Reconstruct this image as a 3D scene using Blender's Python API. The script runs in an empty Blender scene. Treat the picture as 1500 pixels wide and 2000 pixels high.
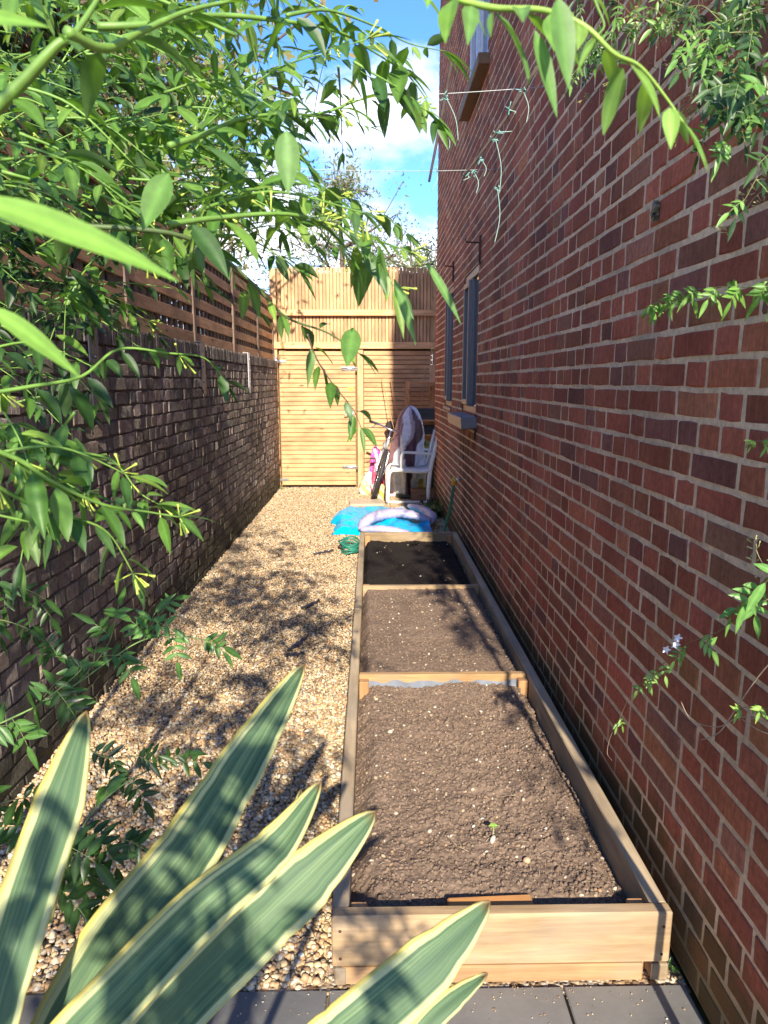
import bpy, math, random
import numpy as np
from mathutils import Vector, Matrix
random.seed(7); rng = np.random.default_rng(7)
scene = bpy.context.scene; COL = scene.collection
# ---------------------------------------------------------------- camera
F = 1350.0; CAMZ = 1.52
PITCH = math.atan(255/F); YAW = -math.atan(25/F*math.cos(PITCH))
cam_d = bpy.data.cameras.new("camera"); cam = bpy.data.objects.new("camera", cam_d); COL.objects.link(cam)
cam.location = (0, 0, CAMZ); cam.rotation_euler = (math.pi/2-PITCH, 0, YAW)
cam_d.sensor_fit = 'VERTICAL'; cam_d.sensor_height = 36; cam_d.lens = 36*F/2000
cam_d.clip_start = 0.02; cam_d.clip_end = 500
cam_d.dof.use_dof = True; cam_d.dof.focus_distance = 2.2; cam_d.dof.aperture_fstop = 10.5
scene.camera = cam
# ---------------------------------------------------------------- light
SUN = Vector((0.06, -1.0, 0.60)).normalized()
w = bpy.data.worlds.new("World"); scene.world = w; w.use_nodes = True
nt = w.node_tree; nt.nodes.clear()
def N(nt, t, **k):
    n = nt.nodes.new(t)
    for a, b in k.items():
        if a == 'i':
            for kk, v in b.items(): n.inputs[kk].default_value = v
        else: setattr(n, a, b)
    return n
def L(nt, a, b): nt.links.new(a, b)
def ramp(nt, pts, src=None, interp='LINEAR'):
    r = nt.nodes.new('ShaderNodeValToRGB'); cr = r.color_ramp; cr.interpolation = interp
    while len(cr.elements) < len(pts): cr.elements.new(0.5)
    for e, (p, c) in zip(cr.elements, pts):
        e.position = p; e.color = tuple(c)+(1,) if not isinstance(c, (int, float)) else (c, c, c, 1)
    if src is not None: L(nt, src, r.inputs[0])
    return r
def mixc(nt, fac, a, b, mode='MIX'):
    m = nt.nodes.new('ShaderNodeMix'); m.data_type = 'RGBA'; m.blend_type = mode
    for s, v in ((0, fac), (6, a), (7, b)):
        if hasattr(v, 'is_output') or isinstance(v, bpy.types.NodeSocket): L(nt, v, m.inputs[s])
        elif isinstance(v, (int, float)): m.inputs[s].default_value = v
        else: m.inputs[s].default_value = tuple(v)+(1,)
    return m.outputs[2]
sky = N(nt, 'ShaderNodeTexSky', sky_type='NISHITA', sun_disc=False, sun_elevation=math.asin(SUN.z),
        sun_rotation=math.atan2(SUN.x, SUN.y), air_density=1.0, dust_density=0.1, ozone_density=4.0)
tc = N(nt, 'ShaderNodeTexCoord')
sep = N(nt, 'ShaderNodeSeparateXYZ'); L(nt, tc.outputs['Generated'], sep.inputs[0])
mp = N(nt, 'ShaderNodeMapping'); L(nt, tc.outputs['Generated'], mp.inputs[0]); mp.inputs['Scale'].default_value = (1, 1, 1.7); mp.inputs['Location'].default_value = (0.35, 0.2, 0.1)
n1 = N(nt, 'ShaderNodeTexNoise', i={'Scale': 3.2, 'Detail': 9, 'Roughness': .56}); L(nt, mp.outputs[0], n1.inputs[0])
# more cloud low over the fence, clearer blue overhead
ad = N(nt, 'ShaderNodeMath', operation='MULTIPLY_ADD', i={1: -0.42, 2: 0.14}); L(nt, sep.outputs[2], ad.inputs[0])
ad2 = N(nt, 'ShaderNodeMath', operation='ADD'); L(nt, n1.outputs[0], ad2.inputs[0]); L(nt, ad.outputs[0], ad2.inputs[1])
cm = ramp(nt, [(.475, 0), (.61, 1)], ad2.outputs[0])
n2 = N(nt, 'ShaderNodeTexNoise', i={'Scale': 7, 'Detail': 6}); L(nt, mp.outputs[0], n2.inputs[0])
cc = ramp(nt, [(.35, (3.4, 3.4, 4.1)), (.62, (7.2, 7.0, 7.0))], n2.outputs[0])
hs = N(nt, 'ShaderNodeHueSaturation', i={'Saturation': 1.0, 'Value': 0.95}); L(nt, sky.outputs[0], hs.inputs['Color'])
sk = mixc(nt, 1., hs.outputs[0], (.50, .74, 1.10), 'MULTIPLY'); mx = mixc(nt, cm.outputs[0], sk, cc.outputs[0])
bg = N(nt, 'ShaderNodeBackground', i={1: 0.15}); L(nt, mx, bg.inputs[0])
wo = N(nt, 'ShaderNodeOutputWorld'); L(nt, bg.outputs[0], wo.inputs[0])
sd = bpy.data.lights.new("sun", 'SUN'); so = bpy.data.objects.new("sun", sd); COL.objects.link(so)
sd.energy = 3.9; sd.angle = math.radians(.6); sd.color = (1, .90, .74)
so.rotation_euler = SUN.to_track_quat('Z', 'Y').to_euler(); so.location = (0, -5, 8)
scene.view_settings.view_transform = 'Standard'; scene.view_settings.look = 'None'
scene.view_settings.exposure = 1.3; scene.view_settings.gamma = 1
scene.render.engine = 'CYCLES'

# ---------------------------------------------------------------- helpers
_a = math.pi/2-PITCH
def ray(px, py):
    x, y, z = (px-750)/F, -(py-1000)/F, -1.0
    y, z = y*math.cos(_a)-z*math.sin(_a), y*math.sin(_a)+z*math.cos(_a)
    return Vector((x*math.cos(YAW)-y*math.sin(YAW), x*math.sin(YAW)+y*math.cos(YAW), z))
def U(px, py, Y):          # real point at distance Y down the alley
    r = ray(px, py); r = r*(Y/r.y); return Vector((r.x, r.y, r.z+CAMZ))
def G(px, py, z=0):        # real point on a level plane
    r = ray(px, py); r = r*((z-CAMZ)/r.z); return Vector((r.x, r.y, z))
V = Vector
def link(name, data, parent=None):
    o = bpy.data.objects.new(name, data); COL.objects.link(o)
    if parent: o.parent = parent
    return o
def tag(o, label=None, cat=None, group=None, kind=None):
    if label: o['label'] = label
    if cat: o['category'] = cat
    if group: o['group'] = group
    if kind: o['kind'] = kind
    return o
def thing(name, loc, label, cat, group=None):
    o = bpy.data.objects.new(name, None); COL.objects.link(o); o.location = loc; o.empty_display_size = .1
    return tag(o, label, cat, group)
OFF = {}
class MB:
    def __init__(s): s.v = []; s.f = []; s.c = []; s.m = []; s.uv = []; s.n = 0; s.sm = []
    def add(s, vs, fs, col=(.5, .5, .5), mi=0, smooth=False, uv=None):
        b = s.n; s.v.extend([tuple(p) for p in vs]); s.n += len(vs)
        if len(col) and isinstance(col[0], (tuple, list)): s.c.extend(col)
        else: s.c.extend([col]*len(vs))
        s.uv.extend(uv if uv else [(0, 0)]*len(vs))
        for f in fs: s.f.append(tuple(i+b for i in f)); s.m.append(mi); s.sm.append(smooth)
    def box(s, c, d, rot=None, col=(.5, .5, .5), mi=0, bev=0.0):
        hx, hy, hz = d[0]/2, d[1]/2, d[2]/2
        c = V(c); bev = min(bev, hx*.9, hy*.9, hz*.9)
        if bev <= 0:
            vs = [V((x*hx, y*hy, z*hz)) for x in (-1, 1) for y in (-1, 1) for z in (-1, 1)]
            fs = [(0, 1, 3, 2), (4, 6, 7, 5), (0, 4, 5, 1), (2, 3, 7, 6), (0, 2, 6, 4), (1, 5, 7, 3)]
        else:   # chamfered box: 24 verts
            vs = []; idx = {}
            for x in (-1, 1):
                for y in (-1, 1):
                    for z in (-1, 1):
                        for ax in range(3):
                            p = [x*(hx-bev), y*(hy-bev), z*(hz-bev)]; p[ax] = (x*hx, y*hy, z*hz)[ax]
                            idx[(x, y, z, ax)] = len(vs); vs.append(V(p))
            fs = []
            def q(keys):
                pts = [vs[idx[k]] for k in keys]; n = (pts[1]-pts[0]).cross(pts[2]-pts[1])
                m = sum(pts, V((0, 0, 0)))
                ii = [idx[k] for k in keys]
                fs.append(tuple(ii if n.dot(m) > 0 else ii[::-1]))
            S = (-1, 1)
            for a in S:
                q([(a, y, z, 0) for y, z in ((-1, -1), (1, -1), (1, 1), (-1, 1))])
                q([(x, a, z, 1) for x, z in ((-1, -1), (1, -1), (1, 1), (-1, 1))])
                q([(x, y, a, 2) for x, y in ((-1, -1), (1, -1), (1, 1), (-1, 1))])
                for b in S:
                    q([(a, b, -1, 0), (a, b, -1, 1), (a, b, 1, 1), (a, b, 1, 0)])
                    q([(a, -1, b, 0), (a, -1, b, 2), (a, 1, b, 2), (a, 1, b, 0)])
                    q([(-1, a, b, 1), (-1, a, b, 2), (1, a, b, 2), (1, a, b, 1)])
                    for e in S: q([(a, b, e, 0), (a, b, e, 1), (a, b, e, 2)])
        if rot is not None: vs = [rot @ p for p in vs]
        s.add([p+c for p in vs], fs, col, mi)
    def bar(s, a, b, w, h, col=(.5, .5, .5), up=V((0, 0, 1)), mi=0, bev=0.0):
        a, b = V(a), V(b); d = (b-a); l = d.length; x = d/l; y = up.cross(x)
        if y.length < 1e-4: y = V((0, 1, 0)).cross(x)
        y.normalize(); z = x.cross(y)
        s.box((a+b)/2, (l, w, h), Matrix((x, y, z)).transposed(), col, mi, bev)
    def tube(s, pts, r, n=8, col=(.5, .5, .5), mi=0, cap=True):
        pts = [V(p) for p in pts]; k = len(pts)
        rs = r if isinstance(r, (list, tuple)) else [r]*k
        up = V((0, 0, 1)); vs = []; ref = None
        for i, p in enumerate(pts):
            t = (pts[min(i+1, k-1)]-pts[max(i-1, 0)])
            t = t.normalized() if t.length > 1e-9 else V((0, 0, 1))
            if ref is None: ref = t.orthogonal().normalized()
            ref = (ref-t*ref.dot(t)); ref = ref.normalized() if ref.length > 1e-6 else t.orthogonal().normalized()
            b = t.cross(ref)
            for j in range(n):
                a = 2*math.pi*j/n; vs.append(p+(ref*math.cos(a)+b*math.sin(a))*rs[i])
        fs = [(i*n+j, i*n+(j+1) % n, (i+1)*n+(j+1) % n, (i+1)*n+j) for i in range(k-1) for j in range(n)]
        if cap: fs += [tuple(range(n))[::-1], tuple((k-1)*n+j for j in range(n))]
        s.add(vs, fs, col, mi, True)
    def build(s, name, mats, parent=None, uv=False):
        me = bpy.data.meshes.new(name); 
        off = V(parent.location) if parent and parent.type == 'EMPTY' else (OFF.get(parent.name, V((0, 0, 0))) if parent else V((0, 0, 0)))
        me.from_pydata([(a-off.x, b-off.y, c-off.z) for a, b, c in s.v], [], s.f)
        at = me.color_attributes.new('Col', 'FLOAT_COLOR', 'POINT')
        arr = np.ones((len(s.v), 4), np.float32); arr[:, :3] = np.array(s.c, np.float32).reshape(-1, 3); at.data.foreach_set('color', arr.ravel())
        if uv:
            u = me.uv_layers.new(name='UVMap'); li = np.zeros(len(me.loops), np.int32); me.loops.foreach_get('vertex_index', li)
            u.data.foreach_set('uv', np.array(s.uv, np.float32)[li].ravel())
        me.polygons.foreach_set('material_index', s.m); me.polygons.foreach_set('use_smooth', s.sm)
        for m in (mats if isinstance(mats, (list, tuple)) else [mats]): me.materials.append(m)
        me.update(); o = link(name, me, parent); OFF[o.name] = off; return o
def fastmesh(name, vs, fs, cols, mat, smooth=True):   # numpy arrays, triangles
    me = bpy.data.meshes.new(name); me.vertices.add(len(vs)); me.vertices.foreach_set('co', vs.astype(np.float32).ravel())
    n = len(fs); k = fs.shape[1]; me.loops.add(n*k); me.loops.foreach_set('vertex_index', fs.astype(np.int32).ravel())
    me.polygons.add(n); me.polygons.foreach_set('loop_start', np.arange(0, n*k, k, dtype=np.int32)); me.polygons.foreach_set('loop_total', np.full(n, k, np.int32))
    me.polygons.foreach_set('use_smooth', np.full(n, smooth))
    me.update(calc_edges=True)
    at = me.color_attributes.new('Col', 'FLOAT_COLOR', 'POINT'); a = np.ones((len(vs), 4), np.float32); a[:, :3] = cols; at.data.foreach_set('color', a.ravel())
    me.materials.append(mat); return me
def spline(pts, per=6):
    pts = [V(p) for p in pts]; out = []
    for i in range(len(pts)-1):
        p0 = pts[max(i-1, 0)]; p1 = pts[i]; p2 = pts[i+1]; p3 = pts[min(i+2, len(pts)-1)]
        for k in range(per):
            t = k/per; out.append(.5*((2*p1)+(p2-p0)*t+(2*p0-5*p1+4*p2-p3)*t*t+(3*p1-p0-3*p2+p3)*t**3))
    return out+[pts[-1]]
def fbm(x, y, seed=0, octv=5, gain=.5):     # value noise
    r = np.random.default_rng(seed); T = r.random((256, 256)); out = np.zeros_like(x); a = 1.; tot = 0
    for o in range(octv):
        xs = x*2**o+o*17.3; ys = y*2**o+o*9.1; xi = np.floor(xs).astype(int); yi = np.floor(ys).astype(int)
        u = xs-xi; v = ys-yi; u = u*u*(3-2*u); v = v*v*(3-2*v)
        g = lambda i, j: T[(xi+i) % 256, (yi+j) % 256]
        out += a*(g(0, 0)*(1-u)*(1-v)+g(1, 0)*u*(1-v)+g(0, 1)*(1-u)*v+g(1, 1)*u*v); tot += a; a *= gain
    return out/tot
# ---------------------------------------------------------------- materials
def newmat(name):
    m = bpy.data.materials.new(name); m.use_nodes = True; nt = m.node_tree; nt.nodes.clear()
    o = N(nt, 'ShaderNodeOutputMaterial'); p = N(nt, 'ShaderNodeBsdfPrincipled'); L(nt, p.outputs[0], o.inputs[0]); return m, nt, p, o
def coords(nt, scale=(1, 1, 1)):
    t = N(nt, 'ShaderNodeTexCoord'); m = N(nt, 'ShaderNodeMapping'); L(nt, t.outputs['Object'], m.inputs[0]); m.inputs['Scale'].default_value = scale; return m.outputs[0]
def noise(nt, vec, sc, det=4, rough=.55):
    n = N(nt, 'ShaderNodeTexNoise', i={'Scale': sc, 'Detail': det, 'Roughness': rough}); L(nt, vec, n.inputs[0]); return n.outputs[0]
def bump(nt, h, p, st=.3, d=.01):
    b = N(nt, 'ShaderNodeBump', i={'Strength': st, 'Distance': d}); L(nt, h, b.inputs['Height']); L(nt, b.outputs[0], p.inputs['Normal']); return b
def M_attr(name, rough=.7, var=.3, nsc=40, bs=.3, bd=.004, scale=(1, 1, 1), metal=0., spec=.5):
    m, nt, p, o = newmat(name); a = N(nt, 'ShaderNodeAttribute', attribute_name='Col'); c = coords(nt, scale)
    n = noise(nt, c, nsc, 5); r = ramp(nt, [(.25, 1-var), (.75, 1+var)], n)
    L(nt, mixc(nt, 1., a.outputs[0], r.outputs[0], 'MULTIPLY'), p.inputs['Base Color'])
    p.inputs['Roughness'].default_value = rough; p.inputs['Metallic'].default_value = metal; p.inputs['Specular IOR Level'].default_value = spec
    if bs: bump(nt, n, p, bs, bd)
    return m
def M_leaf(name, trans=.35, rough=.42, spec=.35, nsc=60):
    m, nt, p, o = newmat(name); a = N(nt, 'ShaderNodeAttribute', attribute_name='Col'); c = coords(nt)
    n = noise(nt, c, nsc, 3); r = ramp(nt, [(.3, .8), (.7, 1.15)], n); base = mixc(nt, 1., a.outputs[0], r.outputs[0], 'MULTIPLY')
    g = N(nt, 'ShaderNodeNewGeometry')
    back = mixc(nt, .35, base, (.22, .34, .16)); cb = mixc(nt, g.outputs['Backfacing'], base, back)
    L(nt, cb, p.inputs['Base Color']); p.inputs['Roughness'].default_value = rough; p.inputs['Specular IOR Level'].default_value = spec
    t = N(nt, 'ShaderNodeBsdfTranslucent'); tcol = mixc(nt, 1., base, (1.5, 1.7, .45), 'MULTIPLY'); L(nt, tcol, t.inputs[0])
    ms = N(nt, 'ShaderNodeMixShader', i={0: trans}); L(nt, p.outputs[0], ms.inputs[1]); L(nt, t.outputs[0], ms.inputs[2]); L(nt, ms.outputs[0], o.inputs[0])
    bump(nt, n, p, .15, .002)
    return m
def M_wood(name, axis, c1, c2, rough=.75, knots=True, bs=.35):
    m, nt, p, o = newmat(name); sc = [14, 14, 14]; sc[axis] = .9; c = coords(nt, sc)
    n = noise(nt, c, 3.0, 7, .65); c2v = coords(nt, [3 if i == axis else 9 for i in range(3)]); n2 = noise(nt, c2v, 1.2, 3)
    a = N(nt, 'ShaderNodeAttribute', attribute_name='Col')
    r = ramp(nt, [(.28, c2), (.5, [(x+y)/2 for x, y in zip(c1, c2)]), (.7, c1)], n)
    d = ramp(nt, [(.3, .72), (.65, 1.12)], n2)
    col = mixc(nt, 1., r.outputs[0], d.outputs[0], 'MULTIPLY'); col = mixc(nt, 1., col, a.outputs[0], 'MULTIPLY')
    if axis < 2 and 'weathered' in name: wn = ramp(nt, [(.45, 0), (.72, .65)], noise(nt, coords(nt, [2 if i == axis else 5 for i in range(3)]), 1.3, 5)); col = mixc(nt, wn.outputs[0], col, (.30, .26, .21))
    if knots:
        kv = N(nt, 'ShaderNodeTexVoronoi', i={'Scale': 1.0}); kc = coords(nt, [2.2 if i == axis else 7 for i in range(3)]); L(nt, kc, kv.inputs[0])
        kr = ramp(nt, [(.05, 1), (.11, 0)], kv.outputs[0]); col = mixc(nt, kr.outputs[0], col, [x*.35 for x in c2])
    L(nt, col, p.inputs['Base Color']); p.inputs['Roughness'].default_value = rough; p.inputs['Specular IOR Level'].default_value = .3
    bump(nt, n, p, bs, .004); return m
def M_plain(name, col, rough=.5, metal=0., var=.12, nsc=25, bs=.1, spec=.5):
    m, nt, p, o = newmat(name); c = coords(nt); n = noise(nt, c, nsc, 4)
    r = ramp(nt, [(.25, [x*(1-var) for x in col]), (.75, [min(1, x*(1+var)) for x in col])], n)
    L(nt, r.outputs[0], p.inputs['Base Color']); p.inputs['Roughness'].default_value = rough; p.inputs['Metallic'].default_value = metal; p.inputs['Specular IOR Level'].default_value = spec
    if bs: bump(nt, n, p, bs, .003)
    return m
def M_brick(name, moss=True, grime=.35, mossc=(.06, .065, .02), streaks=False, bd=.0035):
    m, nt, p, o = newmat(name); a = N(nt, 'ShaderNodeAttribute', attribute_name='Col'); c = coords(nt)
    n = noise(nt, c, 55, 6, .65); nbig = noise(nt, c, 1.6, 5, .6); cs = coords(nt, (1, 3.2, .35)); ns = noise(nt, cs, 30, 4, .7)
    r = ramp(nt, [(.2, .62), (.8, 1.38)], n); col = mixc(nt, 1., a.outputs[0], r.outputs[0], 'MULTIPLY')
    r2 = ramp(nt, [(.25, .7), (.75, 1.3)], ns); col = mixc(nt, 1., col, r2.outputs[0], 'MULTIPLY')
    r3 = ramp(nt, [(.35, 1-grime), (.6, 1.1)], nbig); col = mixc(nt, 1., col, r3.outputs[0], 'MULTIPLY')
    pos = N(nt, 'ShaderNodeNewGeometry'); sp = N(nt, 'ShaderNodeSeparateXYZ'); L(nt, pos.outputs['Position'], sp.inputs[0])
    if moss:
        mz = N(nt, 'ShaderNodeMath', operation='MULTIPLY_ADD', i={1: -2.2, 2: .95}); L(nt, sp.outputs[2], mz.inputs[0])
        nm = noise(nt, c, 5, 5); s2 = N(nt, 'ShaderNodeMath', operation='ADD'); L(nt, mz.outputs[0], s2.inputs[0]); L(nt, nm, s2.inputs[1])
        rm = ramp(nt, [(.7, 0), (1.25, .75)], s2.outputs[0]); col = mixc(nt, rm.outputs[0], col, mossc)
    if streaks:   # run-off dirt under the ground-floor sill
        q = N(nt, 'ShaderNodeMapRange', interpolation_type='SMOOTHSTEP', i={1: 5.15, 2: 5.45}); L(nt, sp.outputs[1], q.inputs[0])
        q2 = N(nt, 'ShaderNodeMapRange', interpolation_type='SMOOTHSTEP', i={1: 6.5, 2: 6.2}); L(nt, sp.outputs[1], q2.inputs[0])
        q3 = N(nt, 'ShaderNodeMapRange', interpolation_type='SMOOTHSTEP', i={1: 1.2, 2: 1.05}); L(nt, sp.outputs[2], q3.inputs[0])
        m1 = N(nt, 'ShaderNodeMath', operation='MULTIPLY'); L(nt, q.outputs[0], m1.inputs[0]); L(nt, q2.outputs[0], m1.inputs[1])
        m2 = N(nt, 'ShaderNodeMath', operation='MULTIPLY'); L(nt, m1.outputs[0], m2.inputs[0]); L(nt, q3.outputs[0], m2.inputs[1])
        c4 = coords(nt, (1, 5, .5)); n4 = ramp(nt, [(.35, 0), (.62, .85)], noise(nt, c4, 2.2, 5)); m3 = N(nt, 'ShaderNodeMath', operation='MULTIPLY'); L(nt, m2.outputs[0], m3.inputs[0]); L(nt, n4.outputs[0], m3.inputs[1])
        col = mixc(nt, m3.outputs[0], col, (.03, .025, .025))
    L(nt, col, p.inputs['Base Color']); p.inputs['Roughness'].default_value = .88; p.inputs['Specular IOR Level'].default_value = .25
    mm = N(nt, 'ShaderNodeMath', operation='ADD'); L(nt, n, mm.inputs[0]); L(nt, ns, mm.inputs[1]); bump(nt, mm.outputs[0], p, .7, bd)
    return m
WHITE = (1, 1, 1)
m_brick = M_brick('house brick', streaks=True); m_oldbrick = M_brick('old brick', grime=.5, mossc=(.05, .05, .03), bd=.02)
m_stone = M_attr('pebble', .6, .25, 120, .2, .002); m_soil = M_attr('soil', .95, .35, 90, .9, .006, spec=.15)
m_leaf = M_leaf('leaf'); m_dleaf = M_leaf('dark leaf', .25, .5, .25); m_jleaf = M_leaf('jasmine leaf', .3, .35)
m_stem = M_attr('stem', .5, .25, 50, .3, .002); m_bark = M_attr('bark', .9, .4, 20, .8, .01)
m_petal = M_attr('petal', .5, .05, 50, 0)
m_deckx = M_wood('weathered softwood across', 0, (.52, .36, .20), (.27, .175, .09)); m_decky = M_wood('weathered softwood along', 1, (.54, .42, .27), (.32, .24, .15))
m_gatex = M_wood('gate batten', 0, (.72, .45, .235), (.56, .325, .155), .6, True, .2); m_gatez = M_wood('gate upright', 2, (.70, .45, .24), (.55, .32, .16), .6, True, .2)
m_trely = M_wood('trellis slat', 1, (.60, .35, .18), (.32, .18, .09)); m_trelz = M_wood('trellis post', 2, (.30, .21, .15), (.12, .085, .065))
m_steel = M_plain('blue-black steel', (.05, .06, .09), .45, .6); m_zinc = M_plain('zinc', (.62, .62, .62), .35, .9, .2)
m_litsteel = M_plain('sunlit pale steel', (.62, .64, .68), .5, .3)  # sunlight on the third wall strap is put into this pale colour
m_white = M_plain('cream powder coat', (.86, .84, .78), .35, 0, .06); m_mesh = M_plain('grey sling fabric', (.58, .57, .54), .8, 0, .2, 200)
m_rust = M_plain('rusty iron', (.10, .05, .035), .85, .2, .4); m_grey = M_plain('grey window paint', (.17, .175, .185), .4); m_wpaint = M_plain('white window paint', (.62, .64, .68), .35)
m_dark = M_plain('dark room tone', (.015, .02, .035), .4); m_black = M_plain('black rubber', (.03, .03, .033), .6); m_chrome = M_plain('chrome', (.75, .75, .77), .18, 1., .1)
m_attr = M_attr('painted', .5, .15, 30, .1)
def M_glass():
    m, nt, p, o = newmat('window glass'); p.inputs['Base Color'].default_value = (.03, .04, .05, 1); p.inputs['Roughness'].default_value = .04; p.inputs['Specular IOR Level'].default_value = .9
    c = coords(nt); bump(nt, noise(nt, c, 1.5, 2), p, .1, .02); return m
m_glass = M_glass()

# ---------------------------------------------------------------- ground
XW, XL, YG = .81, -1.325, 10.0        # house face, garden-wall face, gate line
def sheet(name, x0, x1, y0, y1, z, mat, kind='structure'):
    b = MB(); b.add([(x0, y0, z), (x1, y0, z), (x1, y1, z), (x0, y1, z)], [(0, 1, 2, 3)], (.3, .25, .2)); o = b.build(name, mat); o['kind'] = kind; return o
def M_ground():
    m, nt, p, o = newmat('earth'); c = coords(nt); n = noise(nt, c, 4, 8); r = ramp(nt, [(.3, (.10, .085, .05)), (.6, (.07, .10, .035))], n)
    L(nt, r.outputs[0], p.inputs['Base Color']); p.inputs['Roughness'].default_value = .95; bump(nt, n, p, .6, .05); return m
sheet('ground', -150, 150, -150, 150, -.09, M_ground())
def M_gravbase():
    m, nt, p, o = newmat('gravel bed'); c = coords(nt); v = N(nt, 'ShaderNodeTexVoronoi', i={'Scale': 90}); L(nt, c, v.inputs[0])
    s = N(nt, 'ShaderNodeSeparateColor'); L(nt, v.outputs['Color'], s.inputs[0])
    r = ramp(nt, [(0, (.10, .06, .035)), (.3, (.30, .19, .10)), (.6, (.42, .32, .20)), (1, (.5, .45, .38))], s.outputs[0]); L(nt, r.outputs[0], p.inputs['Base Color'])
    p.inputs['Roughness'].default_value = .8; b = bump(nt, v.outputs['Distance'], p, .8, .01); b.invert = True; return m
sheet('gravel_base', XL-.02, XW, 1.49, YG+.1, -.012, M_gravbase())
# pebbles
def ico(sub):
    t = (1+5**.5)/2
    v = [(-1, t, 0), (1, t, 0), (-1, -t, 0), (1, -t, 0), (0, -1, t), (0, 1, t), (0, -1, -t), (0, 1, -t), (t, 0, -1), (t, 0, 1), (-t, 0, -1), (-t, 0, 1)]
    f = [(0, 11, 5), (0, 5, 1), (0, 1, 7), (0, 7, 10), (0, 10, 11), (1, 5, 9), (5, 11, 4), (11, 10, 2), (10, 7, 6), (7, 1, 8), (3, 9, 4), (3, 4, 2), (3, 2, 6), (3, 6, 8), (3, 8, 9), (4, 9, 5), (2, 4, 11), (6, 2, 10), (8, 6, 7), (9, 8, 1)]
    v = [V(p).normalized() for p in v]
    for _ in range(sub):
        cache = {}; nf = []
        def mid(a, b):
            k = (min(a, b), max(a, b))
            if k not in cache: cache[k] = len(v); v.append(((v[a]+v[b])/2).normalized())
            return cache[k]
        for a, b, c in f:
            x, y, z = mid(a, b), mid(b, c), mid(c, a); nf += [(a, x, z), (b, y, x), (c, z, y), (x, y, z)]
        f = nf
    return np.array([tuple(p) for p in v]), np.array(f)
def rocks(pos, size, cols, sub=0, flat=.6, jit=.18, seed=1):
    r = np.random.default_rng(seed); bv, bf = ico(sub); n = len(pos); k = len(bv)
    q = r.normal(size=(n, 4)); q /= np.linalg.norm(q, axis=1)[:, None]; w, x, y, z = q.T
    R = np.stack([1-2*(y*y+z*z), 2*(x*y-z*w), 2*(x*z+y*w), 2*(x*y+z*w), 1-2*(x*x+z*z), 2*(y*z-x*w), 2*(x*z-y*w), 2*(y*z+x*w), 1-2*(x*x+y*y)], 1).reshape(n, 3, 3)
    sc = np.stack([r.uniform(.75, 1.25, n), r.uniform(.65, 1., n), np.full(n, flat)*r.uniform(.8, 1.2, n)], 1)*size[:, None]
    vs = bv[None]*(1+r.uniform(-jit, jit, (n, k, 1)))*sc[:, None, :]
    tilt = np.einsum('nij,nkj->nki', R, vs)
    # lie mostly flat: blend a random rotation with a plain spin
    a = r.uniform(0, 6.28, n); ca, sa = np.cos(a), np.sin(a); flatv = np.stack([vs[..., 0]*ca[:, None]-vs[..., 1]*sa[:, None], vs[..., 0]*sa[:, None]+vs[..., 1]*ca[:, None], vs[..., 2]], -1)
    pick = (r.random(n) < .55)[:, None, None]; vs = np.where(pick, flatv, tilt)+pos[:, None, :]
    fs = bf[None]+(np.arange(n)*k)[:, None, None]
    cc = np.repeat(cols[:, None, :], k, 1)
    return vs.reshape(-1, 3), fs.reshape(-1, 3), cc.reshape(-1, 3)
PAL = np.array([(.54, .39, .20), (.62, .48, .28), (.42, .26, .13), (.44, .27, .14), (.68, .60, .46), (.42, .36, .28), (.55, .36, .19), (.26, .18, .12), (.63, .47, .27), (.64, .53, .36)])
def pebbles(x0, x1, y0, y1, dens, smin, smax, sub, seed):
    r = np.random.default_rng(seed); n = int((x1-x0)*(y1-y0)*dens); p = np.stack([r.uniform(x0, x1, n), r.uniform(y0, y1, n), np.zeros(n)], 1)
    s = smin+(smax-smin)*r.random(n)**2; p[:, 2] = r.uniform(-.010, .005, n)+.012*(fbm(p[:, 0]*2.2, p[:, 1]*2.2, 5, 3)-.5)
    c = PAL[r.integers(0, len(PAL), n)]*r.uniform(.7, 1.25, (n, 1)); return rocks(p, s, np.clip(c, 0, .8), sub, .6, .14, seed)
parts = [pebbles(XL, -.11, 1.52, 3.2, 11000, .0055, .0125, 1, 3), pebbles(XL, -.11, 3.2, 6.02, 9000, .005, .0105, 0, 4), pebbles(XL, XW, 6.02, YG, 8000, .005, .010, 0, 5), pebbles(.765, XW-.01, 1.52, 6.02, 6000, .005, .011, 0, 6)]
vs = []; fs = []; cs = []; o = 0
for a, b, c in parts: vs.append(a); fs.append(b+o); cs.append(c); o += len(a)
g = link('gravel', fastmesh('gravel', np.concatenate(vs), np.concatenate(fs), np.concatenate(cs), m_stone)); tag(g, 'tan and cream gravel stones covering the path beside the raised bed', 'gravel', kind='stuff')
# paving
def M_slab():
    m, nt, p, o = newmat('slate paving'); c = coords(nt); n = noise(nt, c, 3, 8, .6); n2 = noise(nt, c, 60, 4); a = N(nt, 'ShaderNodeAttribute', attribute_name='Col')
    r = ramp(nt, [(.3, (.11, .108, .105)), (.7, (.205, .20, .19))], n); col = mixc(nt, 1., r.outputs[0], a.outputs[0], 'MULTIPLY')
    sp = ramp(nt, [(.72, 0), (.78, .6)], n2); col = mixc(nt, sp.outputs[0], col, (.42, .38, .32))
    L(nt, col, p.inputs['Base Color']); p.inputs['Roughness'].default_value = .6; bump(nt, n2, p, .25, .003); return m
b = MB(); xs = [-1.9, -1.31, -.71, -.115, .485, XW-.005]
for i in range(5):
    for y0, y1 in ((.9, 1.507), (.3, .893), (-.3, .293)):
        k = random.uniform(.85, 1.12); b.box(((xs[i]+xs[i+1])/2, (y0+y1)/2, -.018), (xs[i+1]-xs[i]-.007, y1-y0, .03), col=(k, k, k), bev=.003)
b.build('paving', M_slab())['kind'] = 'structure'
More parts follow.
